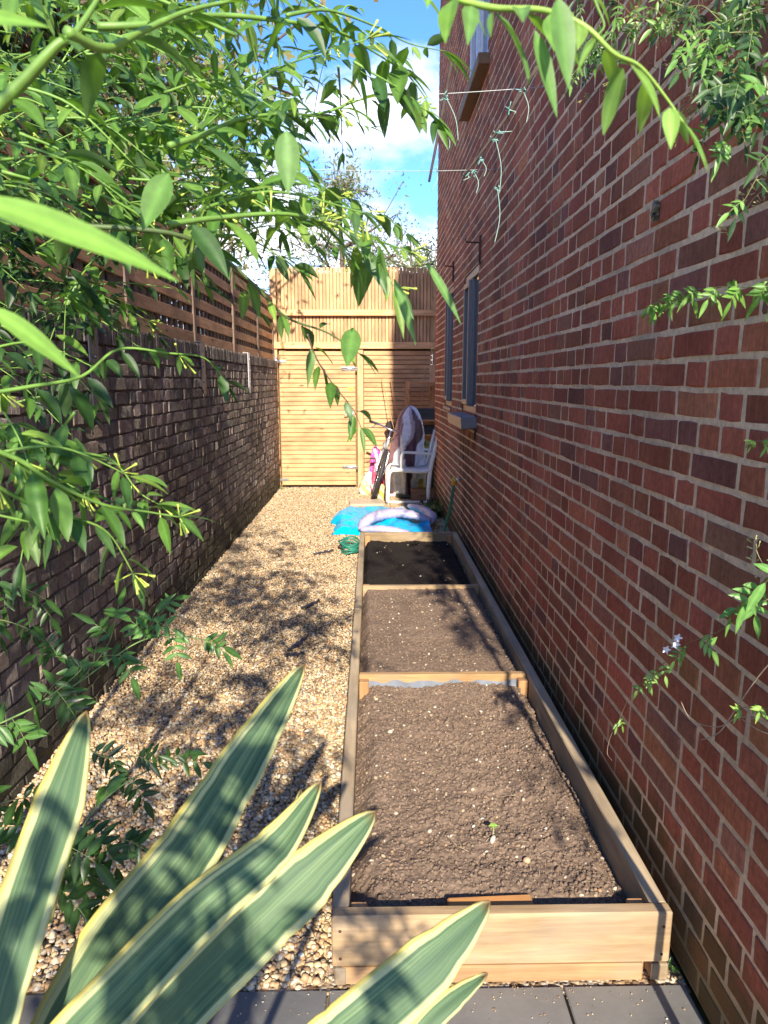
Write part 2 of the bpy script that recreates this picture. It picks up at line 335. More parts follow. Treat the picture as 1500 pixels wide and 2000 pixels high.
sheet('paving_bed', -2.4, XW-.004, -1.2, 1.508, -.024, M_plain('jointing sand', (.16, .12, .08), .95))

r_ = np.random.default_rng(77); n = 240; pp = np.stack([r_.uniform(-1.2, .78, n), 1.506-np.abs(r_.normal(0, .05, n)), np.full(n, -.001)], 1); a_, b_, c_ = rocks(pp, r_.uniform(.0008, .0032, n), PAL[r_.integers(0, 10, n)]*.8, 0, .6, .2, 7)
tag(link('grit', fastmesh('grit', a_, b_, c_, m_stone)), 'fine grit spilled on the paving edge in front of the bed', 'grit', kind='stuff')
# ---------------------------------------------------------------- brickwork
def brickwork(mb, P, u0, u1, v0, v1, holes, pal, wts, mort, jit=.0018, rec=.006, joint=.0105, seed=1, bm=0, mm=1, hd=.13, hx=0., tilt=0.):
    r = random.Random(seed); nr = int(round((v1-v0)/.075))
    for k in range(nr):
        a = v0+k*.075+joint/2; bb = v0+(k+1)*.075-joint/2
        u = u0-(.169 if k % 2 else 0)-r.uniform(0, .03); j = r.randint(0, 1)
        while u < u1:
            wd = (.2145 if j % 2 and r.random() >= hx else .102)+r.uniform(-.004, .004); j += 1
            if r.random() < hd: j += (1 if hd < .5 else (j % 2))
            ua, ub = max(u, u0), min(u+wd, u1); u += wd+joint
            segs = [(ua, ub)]
            for h in holes:
                if bb > h[2]+.01 and a < h[3]-.01:
                    ns = []
                    for s0, s1 in segs:
                        if s1 <= h[0] or s0 >= h[1]: ns.append((s0, s1))
                        else:
                            if s0 < h[0]: ns.append((s0, h[0]))
                            if s1 > h[1]: ns.append((h[1], s1))
                    segs = ns
            for s0, s1 in segs:
                if s1-s0 < .02: continue
                c = r.choices(pal, wts)[0]; kk = r.uniform(.78, 1.22); c = tuple(min(.9, x*kk*r.uniform(.94, 1.06)) for x in c)
                d0 = r.uniform(-.0015, .0015); J = lambda s=1: r.uniform(-jit, jit)*s
                vs = []
                sm_ = (s0+s1)/2+J(4); tl = r.gauss(0, tilt)
                for dep, ins in ((-.02, 0), (-.003, .0006), (0, .004)):
                    for uu, vv, su, sv in ((s0, a, 1, 1), (sm_, a, 0, 1), (s1, a, -1, 1), (s1, bb, -1, -1), (sm_, bb, 0, -1), (s0, bb, 1, -1)):
                        vs.append(P(uu+su*ins+J(), vv+sv*ins+J(1.3), dep+d0+J(.5)+tl*(uu-(s0+s1)/2)))
                fs = [(i+o, (i+1) % 6+o, (i+1) % 6+6+o, i+6+o) for o in (0, 6) for i in range(6)]+[(12, 13, 16, 17), (13, 14, 15, 16)]
                mb.add(vs, fs, c, bm)
    us = sorted(set([u0, u1]+[h[0] for h in holes]+[h[1] for h in holes])); vv = sorted(set([v0, v1]+[h[2] for h in holes]+[h[3] for h in holes]))
    for i in range(len(us)-1):
        for j in range(len(vv)-1):
            cu, cv = (us[i]+us[i+1])/2, (vv[j]+vv[j+1])/2
            if any(h[0] < cu < h[1] and h[2] < cv < h[3] for h in holes): continue
            mb.add([P(us[i], vv[j], -rec), P(us[i+1], vv[j], -rec), P(us[i+1], vv[j+1], -rec), P(us[i], vv[j+1], -rec)], [(0, 1, 2, 3)], mort, mm)
    for h in holes:
        D = -.11; q = [(h[0], h[2]), (h[1], h[2]), (h[1], h[3]), (h[0], h[3])]
        for i in range(4):
            A, B = q[i], q[(i+1) % 4]; mb.add([P(*A, -rec), P(*B, -rec), P(*B, D), P(*A, D)], [(0, 1, 2, 3)], tuple(x*.7 for x in pal[0]), bm)
def M_mortar(name, k=1.):
    m, nt, p, o = newmat(name); a = N(nt, 'ShaderNodeAttribute', attribute_name='Col'); c = coords(nt); n = noise(nt, c, 45, 6, .7); n2 = noise(nt, c, 2.5, 5)
    r = ramp(nt, [(.3, .7), (.7, 1.2)], n); r2 = ramp(nt, [(.3, .7), (.65, 1.1)], n2); col = mixc(nt, 1., a.outputs[0], r.outputs[0], 'MULTIPLY'); col = mixc(nt, 1., col, r2.outputs[0], 'MULTIPLY')
    pos = N(nt, 'ShaderNodeNewGeometry'); sp = N(nt, 'ShaderNodeSeparateXYZ'); L(nt, pos.outputs['Position'], sp.inputs[0])
    q = ramp(nt, [(.08, .8), (.30, 0)], sp.outputs[2]); col = mixc(nt, q.outputs[0], col, (.10, .10, .04))
    L(nt, col, p.inputs['Base Color']); p.inputs['Roughness'].default_value = .95; p.inputs['Specular IOR Level'].default_value = .2; bump(nt, n, p, .9, .008); return m
# house
HY0, HY1, HZ = 1.12, 8.9, 7.2
house = thing('brick_house', (XW, HY0, 0), 'tall dark red brick house with narrow windows along the right of the alley', 'house')
wins = [(5.42, 6.25, 1.26, 2.40), (7.05, 7.75, 1.26, 2.46), (5.25, 6.15, 3.72, 5.0), (3.55, 4.65, 3.95, 5.0)]
hb = MB(); HP = lambda u, v, d: (XW-d, u, v)
pal = [(.47, .150, .082), (.43, .128, .074), (.28, .108, .078), (.52, .195, .095), (.37, .150, .09), (.44, .128, .074)]
# faces must look towards -x : u along -Y
HP = lambda u, v, d: (XW-d, -u, v)
brickwork(hb, HP, -HY1, -HY0, 0, HZ, [(-h[1], -h[0], h[2], h[3]) for h in wins], pal, [5, 5, 1.9, .9, 1.2, 3], (.98, .73, .48), joint=.0135, hx=.3, rec=.0028, jit=.0022, seed=11)
# near gable and far gable
brickwork(hb, lambda u, v, d: (u, HY0+.005-d-.005, v), XW, XW+1.2, 0, HZ, [], pal, [5, 5, 2.2, 1.6, 2, 3], (.45, .36, .27), seed=12)
hb.add([(XW+.006, HY1, 0), (XW+5, HY1, 0), (XW+5, HY1, HZ), (XW+.006, HY1, HZ)], [(3, 2, 1, 0)], pal[0], 0)
hb.add([(XW+5, HY0, 0), (XW+5, HY1, 0), (XW+5, HY1, HZ), (XW+5, HY0, HZ)], [(0, 1, 2, 3)], pal[0], 0)
hb.add([(XW+1.2, HY0+.006, 0), (XW+5, HY0+.006, 0), (XW+5, HY0+.006, HZ), (XW+1.2, HY0+.006, HZ)], [(0, 1, 2, 3)], pal[0], 0)
hb.build('wall', [m_brick, M_mortar('lime mortar')], house)
rb = MB(); rb.add([(XW-.02, HY0-.0, HZ), (XW-.02, HY1+.02, HZ), (XW+2.5, HY1+.02, HZ+1.7), (XW+2.5, HY0-.02, HZ+1.7), (XW+5.25, HY0-.02, HZ), (XW+5.25, HY1+.02, HZ)], [(0, 1, 2, 3)[::-1], (3, 2, 5, 4)[::-1], (0, 3, 4), (1, 5, 2), (0, 4, 5, 1)], (.2, .1, .08)); rb.build('roof', m_oldbrick, house)
for i, h in enumerate(wins):
    y0, y1, z0, z1 = h; lo = i < 2; fr = MB(); x = XW+(.012 if lo else .02); d = .05; mt = m_grey if lo else m_wpaint
    for a, c, ww, hh in ((y0, y0+.055, z0, z1), (y1-.055, y1, z0, z1), (y0+.057, y1-.057, z0, z0+.06), (y0+.057, y1-.057, z1-.06, z1)):
        fr.box((x+d/2, (a+c)/2, (ww+hh)/2), (d, c-a, hh-ww), bev=.004, col=WHITE)
    ym = (y0+y1)/2
    fr.box((x+d/2, ym, (z0+z1)/2), (d*.96, .06, z1-z0-.124), bev=.004)
    fo = fr.build('window', mt, house)
    # opening casement sash, a little proud, and panes
    sb = MB()
    ya, yb = ym+.032, y1-.058; xs_ = XW-.012
    for a, c, ww, hh in ((ya, ya+.04, z0+.065, z1-.065), (yb-.04, yb, z0+.065, z1-.065), (ya+.042, yb-.042, z0+.065, z0+.11), (ya+.042, yb-.042, z1-.11, z1-.065)):
        sb.box((xs_+.022, (a+c)/2, (ww+hh)/2), (.04, c-a, hh-ww), bev=.004)
    sb.build('sash', mt, fo)
    pb = MB(); pb.box((XW+.035, ym, (z0+z1)/2), (.008, y1-y0-.1, z1-z0-.1)); pb.build('pane', m_glass, fo)
    dkb = MB(); dkb.box((XW+.045, ym, (z0+z1)/2), (.006, y1-y0-.02, z1-z0-.02)); dkb.build('room_dark', m_dark, fo)  # dark sheet standing in for the unlit room behind the glass
    s = MB()
    if i == 0: s.box((XW-.035, (y0+y1)/2-.02, z0-.055), (.17, y1-y0+.12, .09), rot=Matrix.Rotation(math.radians(-5), 3, 'Y'), bev=.008)
    elif i == 1: s.box((XW+.02, (y0+y1)/2, z0-.02), (.07, y1-y0, .035), bev=.004)
    else: s.box((XW-.02, (y0+y1)/2-.02, z0-.05), (.12, y1-y0+.16, .075), bev=.006)
    s.build('sill', m_grey if lo else M_plain('brown sill', (.20, .11, .05), .6), fo)
for i, (yy, zz) in enumerate(((5.34, 2.52), (7.05, 2.62), (5.36, 1.22))):
    b = MB(); lg = (.11, .09, .11)[i]; b.tube([(XW-.008, yy, zz-.14), (XW-.008, yy, zz+.05)], .007, 6); b.tube([(XW+.01, yy, zz), (XW-lg, yy, zz+.005), (XW-lg-.004, yy, zz+.03)], .006, 6)
    b.box((XW-.004, yy, zz-.05), (.006, .03, .2)); o = b.build('rusty_bracket', m_rust)
    tag(o, ['rusty iron hinge bracket sticking out above the nearer ground floor window', 'rusty iron hinge bracket sticking out above the farther ground floor window', 'rusty iron hinge bracket by the grey sill of the nearer window'][i], 'bracket', 'rusty brackets on the house wall')
# small dried moth-like clump on the wall
b = MB(); p0 = V((XW-.008, 1.87, 1.52)); r_ = ray(1284, 410); p0 = V((0, 0, CAMZ))+r_*((XW-.006)/r_.x)
for k in range(26):
    q = p0+V((-random.uniform(0, .012), random.uniform(-.010, .010), random.uniform(-.028, .022))); b.box(q, [random.uniform(.005, .012) for _ in range(3)], rot=Matrix.Rotation(random.random()*3, 3, 'X'), col=random.choice([(.14, .14, .08), (.25, .22, .18), (.07, .07, .05)]))
tag(b.build('moss_clump', m_attr), 'small grey green clump of moss stuck on the right brick wall', 'moss')

# old garden wall on the left
gw = MB(); opal = [(.25, .20, .165), (.215, .175, .15), (.30, .24, .195), (.18, .155, .14), (.27, .225, .19)]
LP = lambda u, v, d: (XL+d, u, v)
brickwork(gw, LP, -.8, YG-.02, -.03, 1.695, [], opal, [4, 3, 2, 2, 2], (.12, .10, .082), jit=.004, rec=.006, joint=.011, seed=5, hd=.7, tilt=.05)
u = -.8; r = random.Random(9)
while u < YG-.1:
    k = r.uniform(.8, 1.5); gw.box((XL-.105+r.uniform(-.002, .004), u+.0325, 1.752+r.uniform(-.003, .003)), (.222, .063, .104), rot=Matrix.Rotation(r.uniform(-.02, .02), 3, 'X'), col=tuple(x*k for x in (.14, .12, .105)), mi=0, bev=.006); u += .073
gw.box((XL-.115, (YG-.8)/2, .84), (.20, YG+.78, 1.70), col=(.09, .07, .06), mi=1); gw.box((XL-.105, (YG-.8)/2, 1.745), (.205, YG+.78, .085), col=(.11, .10, .09), mi=1)
tag(gw.build('garden_wall', [m_oldbrick, M_mortar('dirty mortar')]), 'low old weathered brown brick wall with brick on edge coping along the left of the alley', 'wall')
# post straps on wall
for i, (yy, m, dz) in enumerate(((3.38, m_steel, .52), (5.55, m_steel, .42), (7.62, m_litsteel, .42))):
    b = MB(); wd = .11; z1 = 1.815; z0 = z1-dz
    b.box((XL+.012, yy, (z0+z1)/2+.03), (.008, wd, z1-z0-.06), bev=.002)
    x = XL+.012; b.add([(x-.004, yy-wd/2, z0+.06), (x-.004, yy+wd/2, z0+.06), (x-.004, yy+wd*.12, z0), (x+.004, yy-wd/2, z0+.06), (x+.004, yy+wd/2, z0+.06), (x+.004, yy+wd*.12, z0)], [(3, 4, 5)[::-1], (0, 1, 2), (0, 3, 5, 2), (1, 2, 5, 4)])
    b.box((XL-.11, yy, z1+.004), (.252, wd, .008), bev=.002)
    for k in (0, 1, 2): b.tube([(x+.002, yy, z1-.06-k*.12), (x+.010, yy, z1-.06-k*.12)], .007, 8)
    tag(b.build('post_strap', m), ['dark blue steel strap folded over the left brick wall, nearest of three', 'dark blue steel strap folded over the left brick wall, half way to the gate', 'pale sunlit steel strap folded over the left brick wall near the gate'][i], 'bracket', 'steel straps folded over the garden wall')
# trellis
TX = XL-.10; posts = [1.05, 2.55, 4.05, 5.55, 7.1, 8.6, 9.93]
tf = thing('trellis_fence', (TX, 5.5, 1.8), 'brown wooden basket-weave trellis fence standing on top of the left brick wall', 'trellis')
for i, yy in enumerate(posts):
    b = MB(); b.bar((TX+.035, yy, 1.80), (TX+.035+random.uniform(-.01, .01), yy, 2.66), .07, .07, WHITE, V((0, 1, 0)), bev=.006)
    b.build('post', m_trelz, tf)
for i in range(len(posts)-1):
    y0, y1 = posts[i]+.037, posts[i+1]-.037
    b = MB(); zz = 1.808
    while zz < 2.56: b.box((TX+.052, (y0+y1)/2, zz+.045), (.014, y1-y0, .080+random.uniform(-.004, .004)), col=(random.uniform(.8, 1.2),)*3, bev=.002); zz += .137
    t = b.build('panel', m_trely, tf)
    b = MB(); yy = y0+.06
    while yy < y1-.03: b.box((TX+.033, yy, 2.21), (.016, .072, .78), col=(random.uniform(.6, .95),)*3, bev=.002); yy += .138
    b.build('battens', m_trelz, t)
    b = MB(); b.box((TX+.035, (y0+y1)/2, 2.632), (.055, y1-y0, .045), bev=.004); b.build('top_rail', m_trely, t)

# ---------------------------------------------------------------- gate and fence across the end
gf = thing('gate_fence', (-.25, YG, 0), 'tall new timber fence across the alley end with slatted side panel and upright slats above', 'fence')
for x, z0, z1 in ((-1.362, 0, 3.05), (-.155, 0, 1.96), (.915, 0, 3.05)): b = MB(); b.box((x, YG+.03, (z0+z1)/2), (.085, .085, z1-z0), col=WHITE, bev=.004); b.build('post', m_gatez, gf)
for z0, z1 in ((1.972, 2.062), (2.42, 2.50)):
    b = MB(); b.box((-.22, YG-.025, (z0+z1)/2), (2.37, .028, z1-z0), col=(1.25, 1.25, 1.2), bev=.003); b.build('rail', m_gatex, gf)
b = MB(); x = -1.30
while x < .86: b.box((x+.021, YG+.035, 2.54+random.uniform(-.004, .004)), (.040, .018, 1.06), col=(random.uniform(.82, 1.12),)*3, bev=.002); x += .0485
b.build('upright_slats', m_gatez, gf)
b = MB(); z = .05
while z < 1.94: b.box((.38, YG+.01, z+.022), (.97, .02, .0555), col=(random.uniform(.85, 1.1),)*3, bev=.003); z += .0635
b.build('side_slats', m_gatex, gf)
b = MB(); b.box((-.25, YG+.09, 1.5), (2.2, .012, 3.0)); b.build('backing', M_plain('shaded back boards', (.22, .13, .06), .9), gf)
gt = thing('slatted_gate', (-1.31, YG, 0), 'honey coloured wooden gate of close horizontal battens with metal lever handle', 'gate')
b = MB(); z = .045
while z < 1.94: b.box((-.762, YG-.003, z+.022), (1.07, .02, .0565), col=(random.uniform(.86, 1.1),)*3, bev=.003); z += .0635
b.build('battens', m_gatex, gt)
b = MB()
for x in (-1.25, -.27): b.box((x, YG+.03, .99), (.09, .04, 1.92), col=(.8, .8, .8))
b.build('frame', m_gatez, gt)
for z in (.12, 1.80):
    b = MB(); b.box((-1.37, YG-.022, z), (.05, .006, .16), bev=.001); b.tube([(-1.335, YG-.02, z-.04), (-1.335, YG-.02, z+.05)], .012, 8); b.bar((-1.33, YG-.02, z), (-1.20, YG-.02, z), .006, .035); b.build('hinge', m_zinc, gt)
for z in (.30, 1.70):
    b = MB(); b.box((-.32, YG-.022, z), (.20, .006, .05), bev=.001); b.tube([(-.42, YG-.035, z), (-.19, YG-.035, z)], .009, 8)
    for x in (-.39, -.27, -.21): b.box((x, YG-.03, z), (.02, .02, .036), bev=.002)
    b.build('bolt', m_zinc, gt)
b = MB(); b.box((-.27, YG-.022, 1.03), (.04, .008, .17), bev=.003); b.tube(spline([(-.27, YG-.025, 1.06), (-.27, YG-.07, 1.06), (-.31, YG-.075, 1.06), (-.385, YG-.075, 1.05)], 4), .010, 8); b.tube([(-.27, YG-.03, .985), (-.27, YG-.04, .985)], .014, 10); b.build('handle', m_zinc, gt)
b = MB(); b.box((-.29, YG-.018, 1.42), (.085, .003, .035)); b.build('sticker', M_plain('lime sticker', (.55, .75, .08), .5), gt)

# ---------------------------------------------------------------- raised bed
BX0, BX1, BY0, BY1, BZ = -.105, .757, 1.51, 6.03, .205
bed = thing('raised_bed', ((BX0+BX1)/2, BY0, 0), 'long raised planting bed of weathered timber boards in three sections beside the house', 'planter')
def board(name, c, d, m, col=WHITE): b = MB(); b.box(c, d, col=col, bev=.004); return b.build(name, m, bed)
W_ = BX1-BX0; XC = (BX0+BX1)/2
fb = board('front_board', (XC, BY0+.018, .057+.076), (W_, .036, .146), m_deckx); board('front_board', (XC-.02, BY0+.022, .026), (W_-.085, .034, .050), m_deckx, (1.05, .9, .78)); board('corner_block', (BX1-.02, BY0+.022, .026), (.044, .038, .048), m_decky, (.7, .65, .6)); board('corner_block', (BX0+.021, BY0+.0215, .026), (.032, .038, .049), m_decky, (.5, .45, .4))
for x in (BX0+.022, BX1-.022):
    for y0, y1 in ((BY0+.038, 3.9), (3.904, BY1-.04)): board('side_board', (x, (y0+y1)/2, .055+.0745), (.043, y1-y0, .145), m_decky)
    board('side_board', (x, (BY0+BY1)/2, .024), (.041, BY1-BY0-.08, .056), m_decky, (.8, .75, .7))
for x in (BX0+.022, BX1-.022):
    for z in (.085, .165): b = MB(); b.tube([(x, BY0-.0015, z), (x, BY0+.002, z)], .004, 8); b.build('screw', m_rust, bed)
board('back_board', (XC, BY1-.02, .10), (W_, .038, .20), m_deckx, (.9, .95, 1)); 
DY1, DY2 = 3.0, 4.42
board('divider', (XC, DY1, .112), (W_-.09, .034, .165), m_deckx, (1.1, 1., .85)); board('divider', (XC, DY2, .112), (W_-.09, .034, .155), m_deckx)
for x in (BX0+.068, BX1-.068):
    for y in (BY0+.062, DY1-.042, BY1-.063, DY2+.04): board('corner_post', (x, y, .085), (.044, .044, .19), m_gatez, (.85, .75, .65))
b = MB(); nn = 40; vs = []
for i in range(nn+1):
    for j in range(4): vs.append((BX0+.05+(W_-.1)*i/nn, DY1-.024-.007*math.sin(i*1.3+j)-.004*j, .165-.045*j+.006*math.sin(i*.9)))
b.add(vs, [(i*4+j, (i+1)*4+j, (i+1)*4+j+1, i*4+j+1) for i in range(nn) for j in range(3)], (.2, .2, .2), 0, True); b.build('liner', M_plain('grey plastic liner', (.20, .22, .26), .35, 0, .25, 12), bed)
# soil
def soil(x0, x1, y0, y1, z, amp, base, step, seed, label, edge=.05, crumbs=9000, pale=.05):
    nx = int((x1-x0)/step); ny = int((y1-y0)/step); X, Y = np.meshgrid(np.linspace(x0, x1, nx), np.linspace(y0, y1, ny))
    H = (fbm(X*5, Y*5, seed, 3)-.5)*amp*1.4+(np.abs(fbm(X*22, Y*22, seed+1, 4)-.5)*1.5-.25)*amp*.65*np.clip(2.6*fbm(X*3.1,Y*3.1,seed+9,2)-.75,.10,1.4)+(fbm(X*80, Y*80, seed+3, 3)-.5)*amp*.34
    e = np.minimum(np.minimum(X-x0, x1-X), np.minimum(Y-y0, (y1-Y)+.05)); rag = edge*(.55+.9*fbm(X*14, Y*14, seed+5, 3)); H -= np.clip(1-e/rag, 0, 1)**1.0*.055
    Z = z+H; vs = np.stack([X, Y, Z], -1).reshape(-1, 3); i = np.arange(nx*ny).reshape(ny, nx); q = np.stack([i[:-1, :-1], i[:-1, 1:], i[1:, 1:], i[1:, :-1]], -1).reshape(-1, 4)
    t = np.concatenate([q[:, [0, 1, 2]], q[:, [0, 2, 3]]]); kk = (.8+.4*fbm(X*9, Y*9, seed+7, 4)).reshape(-1, 1); cs = np.array(base)[None]*kk
    r = np.random.default_rng(seed); n = crumbs; px, py = r.uniform(x0, x1, n), r.uniform(y0, y1, n)
    ii = np.clip(((px-x0)/(x1-x0)*(nx-1)).astype(int), 0, nx-1); jj = np.clip(((py-y0)/(y1-y0)*(ny-1)).astype(int), 0, ny-1); pz = Z[jj, ii]
    s = .0010+.0085*r.random(n)**8; c = np.array(base)[None]*r.uniform(.8, 1.2, (n, 1)); pl = r.random(n) < pale; c[pl] = np.array([(.40, .31, .20), (.5, .42, .32), (.34, .22, .13), (.55, .5, .42)])[r.integers(0, 4, pl.sum())]
    a, bb, cc = rocks(np.stack([px, py, pz], 1), s, c, 0, .7, .2, seed); 
    st_ = MB()
    for k in range(crumbs//900):
        X1, Y1 = r.uniform(x0+.08, x1-.08), r.uniform(y0+.08, y1-.08); j1 = min(ny-1, int((Y1-y0)/(y1-y0)*(ny-1))); i1 = min(nx-1, int((X1-x0)/(x1-x0)*(nx-1))); q_ = V((X1, Y1, Z[j1, i1]+.004)); d_ = V((r.normal(), r.normal(), 0)).normalized()*r.uniform(.012, .03); st_.tube([q_-d_, q_+V((0, 0, .005)), q_+d_], .0008, 4, (.42, .33, .22))
    o = link('soil', fastmesh('soil', np.concatenate([vs, a]), np.concatenate([t, bb+len(vs)]), np.concatenate([cs, cc]), m_soil)); tag(o, label, 'soil', kind='stuff'); sx_ = st_.build('straw', m_stem, o); sx_['kind'] = 'stuff'; return lambda x, y: float(Z[min(ny-1, max(0, int((y-y0)/(y1-y0)*(ny-1)))), min(nx-1, max(0, int((x-x0)/(x1-x0)*(nx-1))))])
sz = soil(BX0+.044, BX1-.044, BY0+.04, DY1-.018, .145, .034, (.205, .145, .105), .005, 21, 'crumbly dry brown soil in the nearest section of the raised bed', .07, 42000, .05)
soil(BX0+.044, BX1-.044, DY1+.018, DY2-.018, .165, .02, (.195, .138, .10), .008, 31, 'dry brown stony soil in the middle section of the raised bed', .04, 14000, .09)
soil(BX0+.044, BX1-.044, DY2+.018, BY1-.04, .125, .02, (.022, .017, .015), .01, 41, 'near black compost in the far section of the raised bed', .03, 2500, .05)  # far section has a near black base colour throughout
# block of wood in soil, stones, seedling
b = MB(); b.box((.31, 1.590, .125), (.225, .05, .10), rot=Matrix.Rotation(.04, 3, 'Z'), col=(1.15, .8, .5), bev=.004); tag(b.build('timber_offcut', m_deckx), 'orange brown timber offcut standing inside the front board of the raised bed', 'timber')
def rock(name, p, s, col, label, cat='stone', grp=None):
    a, bb, cc = rocks(np.array([p]), np.array([s]), np.array([col]), 2, .6, .03, int(p[1]*1000)); o = link(name, fastmesh(name, a, bb, cc, m_stone)); return tag(o, label, cat, grp)
for px, py, s, col, lb in ((962, 1650, .011, (.62, .56, .45), 'pale stone just below the seedling'), (1028, 1690, .012, (.50, .33, .20), 'orange brown stone right of the seedling'), (762, 1435, .009, (.6, .5, .35), 'cream stone on the left of the near soil section'), (735, 1370, .010, (.55, .42, .25), 'yellowish stone by the grey plastic liner')):
    q = G(px, py, .14); rock('stone', (q.x, q.y, sz(q.x, q.y)+s*.4), s, col, lb, 'stone', 'stones lying on the near soil')
q = G(962, 1642, .14); zz = sz(q.x, q.y)
sg = thing('seedling', (q.x, q.y, zz), 'tiny bright green seedling standing alone in the near soil', 'seedling')

# ---------------------------------------------------------------- foliage
def leaf(mb, base, d, L_, W_, col, nrm=None, droop=.6, n=6, fold=.25, rim=1.35, shape=.75, wave=0.):
    d = V(d).normalized(); nrm = V(nrm) if nrm else V((random.gauss(0, .4), random.gauss(-.35, .4), 1)); nrm = nrm-d*nrm.dot(d)
    if nrm.length < .05: nrm = d.orthogonal()
    nrm.normalize(); p = V(base); vs = []; cs = []; uv = []; st = L_/n; ph = random.random()*6
    for i in range(n+1):
        t = i/n; w_ = W_*.5*(math.sin(math.pi*min(1, t**shape))**.85)*(1-.25*t) if 0 < i < n else (.0006 if i == 0 else .0002)
        s = d.cross(nrm).normalized(); wv = nrm*(wave*W_*math.sin(ph+t*7)); k = 1-.06*t
        vs += [p-s*w_+nrm*(w_*fold)+wv, p-s*w_*.5+nrm*(w_*fold*.35)+wv*.5, p, p+s*w_*.5+nrm*(w_*fold*.35)-wv*.5, p+s*w_+nrm*(w_*fold)-wv]
        c = tuple(x*k for x in col); m = tuple(min(.8, x*rim) for x in c); cs += [c, c, m, c, c]
        p = p+d*st; g = V((0, 0, -1)); d2 = (d+g*(droop/n)).normalized(); nrm = (nrm-d2*nrm.dot(d2)).normalized(); d = d2
    fs = [(i*5+j, i*5+j+1, (i+1)*5+j+1, (i+1)*5+j) for i in range(n) for j in range(4)]
    mb.add(vs, fs, cs, 0, True)
GREENS = [(.075, .17, .03), (.10, .21, .035), (.14, .26, .045), (.045, .11, .025), (.20, .32, .055), (.08, .16, .05), (.11, .22, .04)]
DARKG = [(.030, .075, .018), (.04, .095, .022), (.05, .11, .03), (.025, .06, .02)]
def vary(c, a=.15): k = random.uniform(1-a, 1+a); return tuple(x*k for x in c)
def rv(s=1.): return V((random.gauss(0, s), random.gauss(0, s), random.gauss(0, s)))
def budspray(sm, bm, p, d, n=7, L_=.022, col=(.40, .50, .08), r=.0013):
    for k in range(max(3, int(n*.7))):
        dd = (V(d).normalized()*.8+rv(.45)).normalized(); a = V(p)+dd*random.uniform(.002, .012); l = L_*random.uniform(.6, 1.2)
        e = a+dd*l+V((0, 0, -.10*l)); c = vary(col, .2); c2 = (min(.9, c[0]*1.25), c[1]*1.1, c[2])
        bm.tube([a, a+(e-a)*.3, a+(e-a)*.72, e, e+dd*.001], [r*.55, r*.6, r*.85, r*1.6, r*1.1], 5, c)
        if k % 2 == 0: sm.tube([p, a], r*.5, 4, (.12, .2, .05))
def shoot(sm, lm, bm, pts, r0, ll=(.055, .085), gap=.03, buds=.0, greens=GREENS, wr=.36, scol=(.16, .30, .05), side=.9, drop=.5, start=0., budn=7, rev=.35, nseg=6, pairs=.35):
    path = spline(pts, 6); tot = 0; nxt = random.uniform(0, gap); k = len(path)
    sm.tube(path, [max(.0007, r0*(1-.75*i/(k-1))) for i in range(k)], 6, vary(scol))
    sgn = 1; L0 = sum((path[i+1]-path[i]).length for i in range(k-1))
    for i in range(k-1):
        seg = path[i+1]-path[i]; l = seg.length
        if l < 1e-6: continue
        while nxt < tot+l:
            p = path[i]+seg*((nxt-tot)/l); t = seg.normalized(); f = nxt/L0; nxt += gap*random.uniform(.7, 1.3)
            if f < start: continue
            sgn = -sgn; lat = t.cross(V((0, -.5, 1))).normalized()*sgn
            for z in range(2 if random.random() < pairs else 1):
                s2 = sgn if z == 0 else -sgn; d = t*.55+lat*sgn*s2*side+rv(.28)+V((0, -.1, -drop*random.uniform(.1, 1)))
                size = random.uniform(*ll)*(1-.35*f*f)*random.choice([1, 1, .75, .55]); q = p+d.normalized()*.006
                leaf(lm, q, d, size, size*wr*random.uniform(.8, 1.15), vary(random.choice(greens)), droop=random.uniform(.3, 1.2), n=nseg, fold=random.uniform(.1, .5), wave=random.choice([0, 0, .06]))
            if random.random() < buds*.55: budspray(sm, bm, p, t*.6+V((random.gauss(0, .4), -.3, random.gauss(-.2, .5))), random.randint(4, budn))
        tot += l
    e = path[-1]; t = (path[-1]-path[-2]).normalized()
    for z in range(2): leaf(lm, e, t+rv(.3), random.uniform(*ll)*.75, ll[0]*wr*.6, vary(random.choice(greens)), n=nseg)
    if buds and random.random() < buds*2: budspray(sm, bm, e, t, budn+3)
PX = lambda L_: [U(*p) for p in L_]
shrub = thing('flowering_shrub', (-1.15, .75, 0), 'big sunlit green shrub with yellow tubular buds hanging over from the upper left', 'shrub')
sm, lm, bm = MB(), MB(), MB()
S = lambda L_, r0, **k: shoot(sm, lm, bm, PX(L_), r0, **k)
# main canes
S([(-60, 260, .62), (40, 165, .62), (110, 90, .62), (150, 60, .63), (215, -40, .66)], .0062, gap=.05, ll=(.05, .09))
S([(130, 62, .62), (205, 95, .66), (280, 60, .72), (390, 15, .8), (560, -15, .9)], .0050, gap=.045)
S([(190, 52, .8), (290, 48, .82), (420, 30, .9), (560, 42, .95), (660, 62, 1.0), (720, 95, 1.05), (790, 140, 1.1)], .0042, gap=.04)
S([(330, 285, .85), (400, 262, .9), (470, 232, .95), (560, 222, 1.0), (620, 228, 1.05)], .004, gap=.04)
S([(590, 230, 1.05), (650, 215, 1.08), (700, 196, 1.1), (760, 185, 1.15), (810, 205, 1.2)], .0022, gap=.035, buds=.35)
S([(330, 438, .8), (430, 425, .85), (560, 418, .9), (650, 440, .95), (740, 470, 1.0), (800, 492, 1.02)], .0035, gap=.03, buds=.5)
S([(120, 440, .9), (330, 455, .95), (430, 500, 1.0), (500, 560, 1.02), (560, 620, 1.05), (640, 650, 1.08), (700, 690, 1.1)], .0036, gap=.036, drop=1., scol=(.08, .12, .04))
